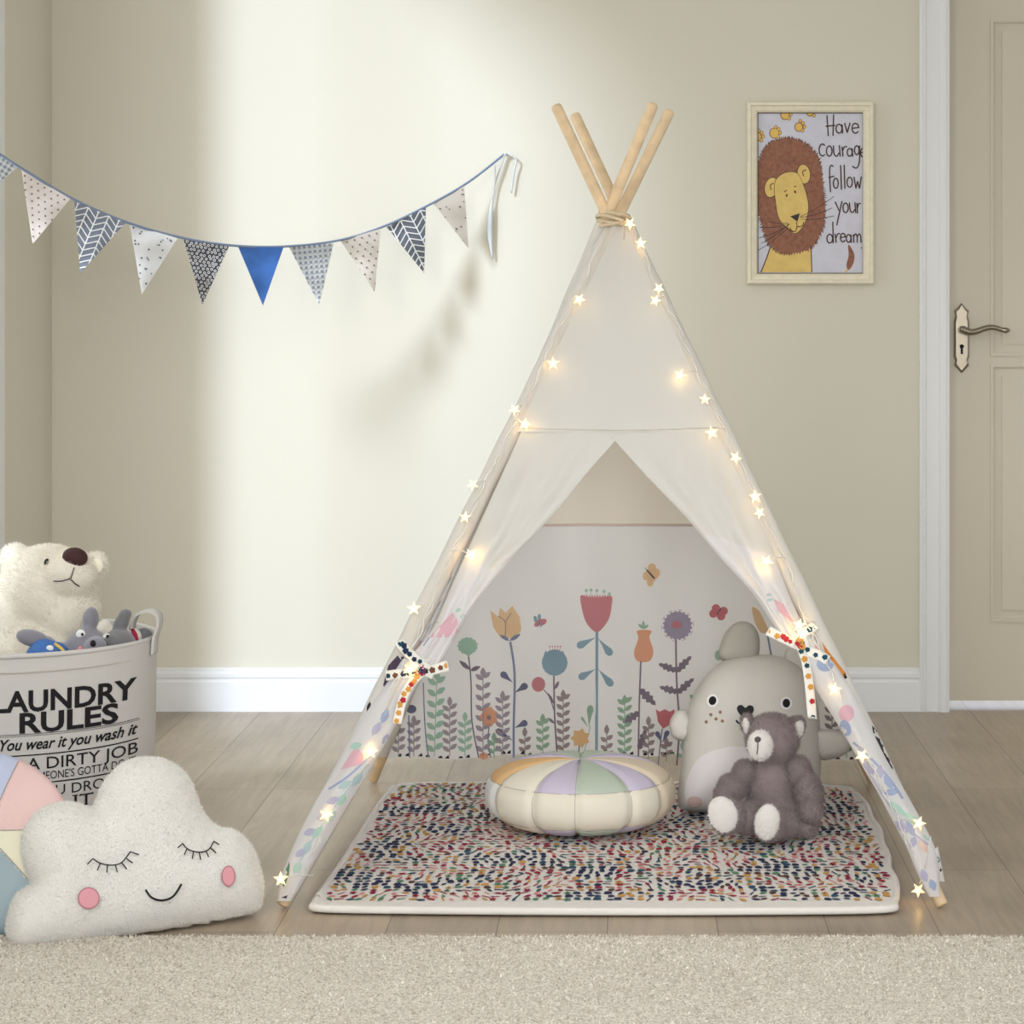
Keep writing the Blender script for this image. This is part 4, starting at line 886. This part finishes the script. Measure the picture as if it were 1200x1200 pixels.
g1 = blob([E(102, 762, gy, 27, 26, .045), E(112, 758, gy-.035, 13, 12, .03), E(106, 726, gy+.01, 9.5, 15, .022, 6), E(104, 742, gy, 9, 10, .02), E(38, 748, gy-.04, 20, 10, .024, 15), E(52, 757, gy-.02, 14, 12, .024), E(75, 772, gy, 28, 20, .05)], M_gr, .004, 3)
g1.build('body', pg); sg = on_mesh(g1.bvh())
ey = nub(pg, sg, 94.5, 743, 5.6, 5, .006, M_eyew, -15, 'eye', .001); nub(ey, sg, 96.5, 743.5, 1.7, 1.8, .003, M_black, 0, 'pupil', .006); nub(pg, sg, 109, 754, 3.4, 4, .006, M_black, -10, 'nose', .002); nub(pg, sg, 93.5, 762, 3, 5, .004, M_pink, 20, 'mouth', .001)
ov = blob([E(56, 766, gy-.045, 25, 15, .04), E(50, 762, gy-.05, 14, 14, .035)], M_ovr, .004, 3); ov.tube([P(64, 754, gy-.088), P(72, 760, gy-.09), P(78, 767, gy-.088)], .003, M_yel, 8); ovo = ov.build('overall', pg); so = on_mesh(ov.bvh())
bu = nub(ovo, so, 58.5, 759.5, 4.3, 3.4, .003, M_eyew, 0, 'button', .001)
pg2 = thing('plush_elephant', 'darker grey plush animal with one raised limb, right of the one in blue dungarees', 'plush toy', P(140, 755, 4.5)); gy2 = 4.54
g2 = blob([E(139, 757, gy2-.02, 21, 20, .045), E(142, 731, gy2, 8.5, 17, .022, 22), E(147, 720, gy2, 7.5, 7, .02), E(167, 748, gy2+.05, 12, 13, .024, 35), E(138, 768, gy2+.03, 18, 14, .04), E(134, 752, gy2-.045, 12, 9, .02, 20)], M_gr2, .004, 3)
g2.build('body', pg2); s2 = on_mesh(g2.bvh()); ey = nub(pg2, s2, 124.5, 745.5, 4.5, 3, .006, M_eyew, -15, 'eye', .001); nub(ey, s2, 126, 745.5, 1.7, 1.8, .003, M_black, 0, 'pupil', .006)
pw = thing('plush_rabbit', 'small white plush with a crimson ribbon behind the dark grey one', 'plush toy', P(150, 750, 4.6)); g3 = blob([E(122, 738, 4.62, 9, 12, .03), E(140, 752, 4.62, 30, 16, .04), E(156, 750, 4.57, 11, 14, .03)], M_furw, .004, 3); g3.build('body', pw)
rb = MB(); rb.tube([P(155, 737, 4.535), P(158, 744, 4.53), P(161, 756, 4.53)], [.004, .006, .005], mat('crimson', (150, 32, 62), .8), 10, flat=.5); rb.build('ribbon', pw)

# ------------------------------------------------------------------ cloud cushion
k8 = lambda pts: [(x/3.75, 860+y/3.75) for x, y in pts]
cloud = k8([(28, 870), (38, 780), (72, 705), (132, 655), (108, 590), (92, 510), (103, 430), (150, 355), (215, 315), (290, 300), (360, 308), (405, 322), (425, 285), (455, 215), (510, 150), (575, 113), (650, 102), (735, 115), (805, 160), (850, 230), (880, 310), (915, 370), (960, 406), (1030, 422), (1090, 468), (1130, 540), (1152, 620), (1158, 700), (1142, 765), (1090, 803), (950, 838), (800, 868), (600, 905), (400, 938), (200, 958), (110, 966), (55, 945)])
M_cl = mat('cloud_plush', (238, 236, 230), .98, sheen=.25, bump=.8, bscale=260)
cp = thing('cloud_pillow', 'white plush cloud pillow with sleeping eyes and pink cheeks on the floor', 'cushion', (-.86, 4.1, 0))
cb_ = cushion(cloud, (4.565, .55, .30), .072, 62, M_cl, 5, n=5, relax=14)
for i, p in enumerate(cb_.v):
    if p[2] < .004: cb_.v[i] = (p[0], p[1], .004)
f2 = MB(); f2.add(cb_.v, cb_.f, M_cl); fur(f2, cb_, 90000, .0048, .0012, M_cl, .1, .9, keep=lambda p, n_: n_.y < .4 and p.z > .012); f2.build('body', cp)
sc_ = on_mesh(cb_.bvh())
def thread(parent, S, paths, r, m, name, out=.006, k=None):
    s = MB()
    for pth in paths:
        q = [S(u, v, out) for u, v in smooth_path(pth, 6)]; q = [x for x in q if x is not None]
        if len(q) > 1: s.tube(q, r, m, 6)
    return s.build(name, parent)
def lash(c, ticks): return [k8(c)]+[k8(t) for t in ticks]
thread(cp, sc_, lash([(408, 548), (440, 568), (490, 577), (535, 565), (573, 518)], [[(408, 548), (384, 573)], [(440, 570), (428, 600)], [(472, 577), (470, 610)], [(507, 576), (516, 609)], [(535, 566), (557, 594)], [(556, 548), (583, 567)], [(573, 518), (610, 531)]]), .0011, M_black, 'eye_stitching', .0075)
thread(cp, sc_, lash([(803, 482), (828, 508), (875, 520), (915, 510), (940, 472)], [[(803, 482), (781, 501)], [(822, 504), (810, 530)], [(850, 517), (845, 549)], [(875, 520), (882, 553)], [(905, 514), (917, 541)], [(925, 500), (949, 523)], [(940, 472), (964, 487)]]), .0011, M_black, 'eye_stitching', .0075)
thread(cp, sc_, [k8([(640, 685), (665, 718), (710, 732), (760, 715), (798, 660)])], .0018, M_black, 'mouth_stitching', .0075)
M_chk = mat('cheek_pink', (228, 164, 174), .9); M_chr = mat('cheek_edge', (190, 122, 136), .9)
for (x, y, rx, ry) in ((390, 722, 48, 48), (1004, 625, 31, 46)):
    s = MB(); pr_ = Print(s, sc_, 3.75, (0, 860), spacing=20); off = .0078
    base = Print(s, lambda u, v, h: sc_(u, v, h+off), 3.75, (0, 860), spacing=18); base.ell(x, y, rx, ry, M_chr, n=32); base.ell(x, y, rx-5, ry-5, M_chk, n=32, layer=1); s.build('cheek', cp)

# ------------------------------------------------------------------ round patchwork cushions
Pc = {k: mat('patch_'+k, tuple(min(245, x+6) for x in c), .85, bump=.35, bscale=700, nscale=6, namp=.03) for k, c in dict(lilac=(200, 192, 212), sage=(184, 196, 180), cream=(230, 224, 206), tan=(222, 208, 184), orange=(226, 186, 132), white=(228, 230, 224), pink=(228, 196, 192), blue=(188, 196, 220), teal=(158, 176, 184), yellow=(234, 230, 206)).items()}
M_pseam = mat('patch_seam', (176, 170, 164), .9)
pq = thing('round_pouf', 'round patchwork floor cushion in cream, lilac and sage lying on the play mat', 'cushion', (P(680, 932, 4.87).x, 4.87, .014))
R0 = 112/F*4.87; cpz = .0155+.072
lons = [math.radians(a) for a in (-180, -140, -105, -63, -29, -2, 34, 60, 105, 140, 180)]
def sector(lo_):
    for i in range(10):
        if lons[i] <= lo_ <= lons[i+1]: return i
    return 0
top_c = ['sage', 'lilac', 'cream', 'cream', 'lilac', 'sage', 'lilac', 'cream', 'lilac', 'sage']; top_c[2] = 'orange'; top_c[3] = 'cream'
bot_c = list(top_c)
cxp, cyp = pq.location.x, 4.87
def ppt(i, j):
    lo_ = -math.pi+2*math.pi*i; la = -math.pi/2+math.pi*j
    d = min(abs(lo_-l_) for l_ in lons); pin = 1-.035*math.exp(-(d/.06)**2)
    ce = abs(math.cos(la))**.62; sz = math.copysign(abs(math.sin(la))**.9, math.sin(la))
    latb = min(abs(la-.42), abs(la+.62)); pin2 = 1-.012*math.exp(-(latb/.05)**2)
    r_ = R0*ce*pin*pin2*(1+.04*math.cos(lo_*10/2)*0)
    return (cxp+r_*math.sin(lo_), cyp-r_*math.cos(lo_), cpz+.0715*sz*(pin2 if ce > .3 else 1)*(1-.1*(1-pin)/.035*abs(math.sin(la)))-.003*math.exp(-(ce/.15)**2))
def pmf(i, j):
    lo_ = -math.pi+2*math.pi*i; la = -math.pi/2+math.pi*j; s_ = sector(lo_)
    if -.62 < la < .42: return Pc['white'] if s_ == 2 else (Pc['tan'] if s_ >= 7 else Pc['cream'])
    c = (top_c if la > 0 else bot_c)[s_]
    return Pc['tan' if (s_ == 7) else c]
pm_ = MB(); pm_.grid(ppt, 240, 90, Pc['cream'], pmf); pm_.build('cover', pq)
sm_ = MB()
for l_ in lons[1:]: sm_.tube([ppt((l_+math.pi)/(2*math.pi), .06+.88*k/30) for k in range(31)], .0009, M_pseam, 5)
for lt in (.42, -.62): sm_.tube([ppt(k/60, (lt+math.pi/2)/math.pi) for k in range(61)], .0009, M_pseam, 5)
sm_.build('seam', pq)
# second one leaning against the hamper at the left edge
p2 = thing('round_cushion', 'round pastel patchwork cushion leaning on the hamper behind the cloud pillow', 'cushion', P(-25, 1000, 4.2))
circ = [(-20+110*math.cos(a), 997+110*math.sin(a)) for a in [2*math.pi*k/40 for k in range(40)]]
c2 = cushion(circ, (4.045, 0, .45), .045, 75, Pc['pink'], 3.2, n=2, relax=10)
m2_ = MB()
for f in c2.f:
    p = sum((Vector(c2.v[i]) for i in f), Vector())/3; u, v = CX+p.x/p.y*F, HY+(H-p.z)/p.y*F; du, dv = u+10, v-985
    if v < 977 and u < 23-(v-893)*.45: k = 'blue'
    elif v < 979: k = 'pink'
    elif v < 1001+u*1.12: k = 'yellow'
    else: k = 'teal'
    m2_.add([c2.v[i] for i in f], [(0, 1, 2)], Pc[k])
bmm = bmesh.new(); me_ = m2_.mesh('cover'); bmm.from_mesh(me_); bmesh.ops.remove_doubles(bmm, verts=bmm.verts, dist=1e-5); bmm.to_mesh(me_); bmm.free()
zmin = min(v.co.z for v in me_.vertices); oc = bpy.data.objects.new('cover', me_); C.objects.link(oc); oc.parent = p2; oc.location = -Vector(p2.location)+Vector((0, 0, max(0, .002-zmin)))
s = MB(); s2_ = on_mesh(c2.bvh())
for pth in ([(23, 895), (11, 919), (0, 943), (-14, 974)], [(-30, 979), (0, 979), (40, 978), (80, 977)], [(0, 1000), (20, 1022), (40, 1045)]): 
    q = [s2_(u, v, .0005) for u, v in smooth_path(pth, 6)]; q = [x for x in q if x is not None]; s.tube(q, .001, M_pseam, 5)
so_ = s.build('seam', p2); so_.location += Vector((0, 0, max(0, .002-zmin)))

# ------------------------------------------------------------------ grey plush cushion
M_gc = mat('grey_cushion', (212, 209, 201), .9, bump=.3, bscale=600, nscale=5, namp=.03)
bn = thing('animal_cushion', 'large light grey animal cushion with freckles and heart nose leaning inside the tent', 'cushion', P(880, 950, 5.1))
ol = [(794, 935), (799, 890), (803, 850), (812, 815), (830, 788), (852, 773), (880, 768), (908, 768), (932, 778), (950, 798), (959, 830), (962, 870), (962, 905), (958, 940), (935, 952), (880, 954), (830, 952), (800, 949)]
cb3 = cushion(ol, (4.99, 0, .22), .085, 48, M_gc, 6, n=4, relax=14)
cb3.build('body', bn); s3 = on_mesh(cb3.bvh())
ea = cushion([(843, 772), (846, 750), (856, 734), (870, 728), (883, 733), (890, 748), (887, 772), (865, 776)], (5.0, 0, .22), .028, 18, mat('grey_ear', (182, 179, 168), .9, bump=.3, bscale=600), 4, n=4, relax=4); ea.build('ear', bn)
e2 = cushion([(918, 778), (922, 760), (932, 752), (944, 758), (952, 776), (950, 792), (934, 788)], (5.01, 0, .22), .02, 14, M_gc, 4, n=4, relax=4); e2.build('ear', bn)
a1 = cushion([(808, 838), (802, 832), (792, 834), (785, 845), (786, 860), (795, 868), (807, 866), (814, 852)], (4.99, 0, .22), .022, 12, M_gc, 4, n=4, relax=3); a1.build('arm', bn)
a2_ = cushion([(955, 856), (972, 855), (988, 858), (997, 868), (993, 882), (978, 889), (962, 890), (952, 874)], (4.985, 0, .22), .024, 14, M_gc, 4, n=4, relax=3); a2_.build('arm', bn)
be = MB(); M_bel = mat('belly', (226, 222, 222), .9, bump=.3, bscale=600)
pb3 = Print(be, s3, spacing=5); pb3.poly(smooth_path([(803, 935), (806, 910), (820, 888), (845, 877), (870, 875), (900, 882), (930, 900), (940, 925), (930, 946), (870, 950), (815, 948)], 6, True), M_bel, 1); be.build('belly_patch', bn)
ck = MB(); Print(ck, s3, spacing=4).ell(814, 940, 9, 7, mat('belly_pink', (216, 188, 182), .9), layer=3); ck.build('pink_patch', bn)
for (x, y) in ((835, 821), (921.5, 824)):
    e_ = MB(); pe = Print(e_, s3, spacing=3); pe.ell(x, y, 7, 7.6, M_eyew, n=22, layer=1); pe.ell(x, y, 4.4, 5.2, M_black, n=20, layer=2, rot=15 if x < 900 else 0); e_.build('eye', bn)
nb_ = MB(); pn = Print(nb_, s3, spacing=3)
pn.poly(smooth_path([(873.5, 843), (866, 836), (863.5, 830), (866, 826.5), (870, 826.5), (873.5, 829.5), (877.5, 826.5), (882, 827.5), (883.5, 832), (880, 838)], 3, True), M_black, 2)
pn.stroke([(873.5, 842), (871, 847), (866, 847.5), (862.5, 844)], 2.2, M_black, 2); pn.stroke([(873.5, 842), (874, 847), (878, 848), (881, 845)], 2.2, M_black, 2); nb_.build('nose', bn)
M_fk = mat('freckle', (142, 112, 92), .9)
for (x, y) in ((833, 837.5), (844, 834.5), (827.5, 846), (839, 842.5), (846.5, 845), (904, 838), (915, 840.5), (906, 845), (919, 848), (926, 843)): fk = MB(); Print(fk, s3, spacing=3).ell(x, y, 1.9, 2, M_fk, n=10, layer=2); fk.build('freckle', bn)
lb = MB(); Print(lb, s3, spacing=4).poly([(932, 895), (939, 895), (939, 903), (932, 903)], mat('label_tan', (188, 164, 118), .9), 3); lb.build('label', bn)

# ------------------------------------------------------------------ teddy
M_td = mat('teddy_fur', (152, 138, 137), .98, sheen=.35); M_tw = mat('teddy_white', (236, 232, 228), .95, sheen=.2)
td = thing('teddy_bear', 'small mauve-grey teddy bear with white muzzle and soles sitting on the play mat', 'teddy bear', (P(905, 990, 4.75).x, 4.75, .014)); ty = 4.79
limbs = [('body', [E(905, 877, ty, 31, 30, .048), E(903, 930, ty+.01, 29, 36, .050), E(906, 958, ty+.01, 33, 27, .05), E(895, 884, ty-.032, 17, 18, .025)]),
    ('ear', [E(932, 864, ty+.012, 10, 15, .018, 25)]), ('ear', [E(877, 860, ty+.012, 8, 13, .016, -15)]),
    ('arm', [E(936, 915, ty-.010, 15, 18, .028), E(948, 940, ty-.028, 16, 26, .029, -12), E(950, 962, ty-.042, 14.5, 13, .027)]),
    ('arm', [E(872, 918, ty-.01, 13, 16, .026), E(858, 934, ty-.028, 17, 13, .025, 40), E(848, 942, ty-.036, 11, 11, .022)]),
    ('leg', [E(876, 970, ty-.055, 20, 18, .045), E(853, 968, ty-.10, 19, 21, .028)]),
    ('leg', [E(916, 976, ty-.055, 20, 17, .045), E(903, 976, ty-.105, 17, 20.5, .028)]), ('rump', [E(938, 977, ty-.005, 22, 15, .045)])]
parts_ = []; allb = MB(); zz_ = 9
for nm, el in limbs:
    if nm == 'rump': continue
    if nm == 'body': el = el+limbs[-1][1]
    tb = blob(el, M_td, .0045, 3); zz_ = min(zz_, min(v[2] for v in tb.v)); allb.add(tb.v, tb.f, M_td)
    tf = MB(); tf.add(tb.v, tb.f, M_td); fur(tf, tb, 22000 if nm == 'body' else (2500 if nm == 'ear' else 9000), .0075, .0010, M_td, .2, .7, keep=lambda p, n_: n_.y < .45); parts_.append(tf.build(nm, td))
dz_ = .015-zz_; st_ = on_mesh(allb.bvh())
def pad(u, v, ru, rv, name, m, rot=0, d=.012, fr_n=1500, yo=0):
    p = Vector(st_(u, v, 0)); s = MB(); s.ell(p+Vector((0, yo, 0)), (ru/F*p.y, d, rv/F*p.y), m, Matrix.Rotation(math.radians(rot), 4, 'Y'), 28)
    s0 = MB(); s0.v, s0.f = list(s.v), [list(f) for f in s.f]
    if fr_n: fur(s, s0, fr_n, .005, .0012, m, .1, .7, keep=lambda p_, n_: n_.y < .1)
    o = s.build(name, td); parts_.append(o); return Vector(p)
pad(847, 966, 17, 21.5, 'sole', M_tw, -18, .011, 2200, .002); pad(899, 975, 14.5, 21, 'sole', M_tw, 8, .011, 2200, .002); pad(891, 885, 15, 18, 'muzzle', M_tw, 0, .02, 1800, .004)
pad(935, 867, 6.5, 12, 'inner_ear', M_tw, 20, .006, 500); pad(874.5, 862, 4, 10, 'inner_ear', M_tw, -8, .006, 400)
p = Vector(st_(888, 878, .018)); s = MB(); s.ell(p, (.0065, .004, .006), mat('teddy_nose', (98, 90, 88), .7)); parts_.append(s.build('nose', td))
s = MB(); s.tube([P(888, 881, p.y-.003), P(888, 889, p.y-.007), P(887, 895, p.y-.005)], .0010, mat('teddy_thread', (98, 90, 88), .7), 6); parts_.append(s.build('mouth', td))
for o in parts_: o.location.z += dz_
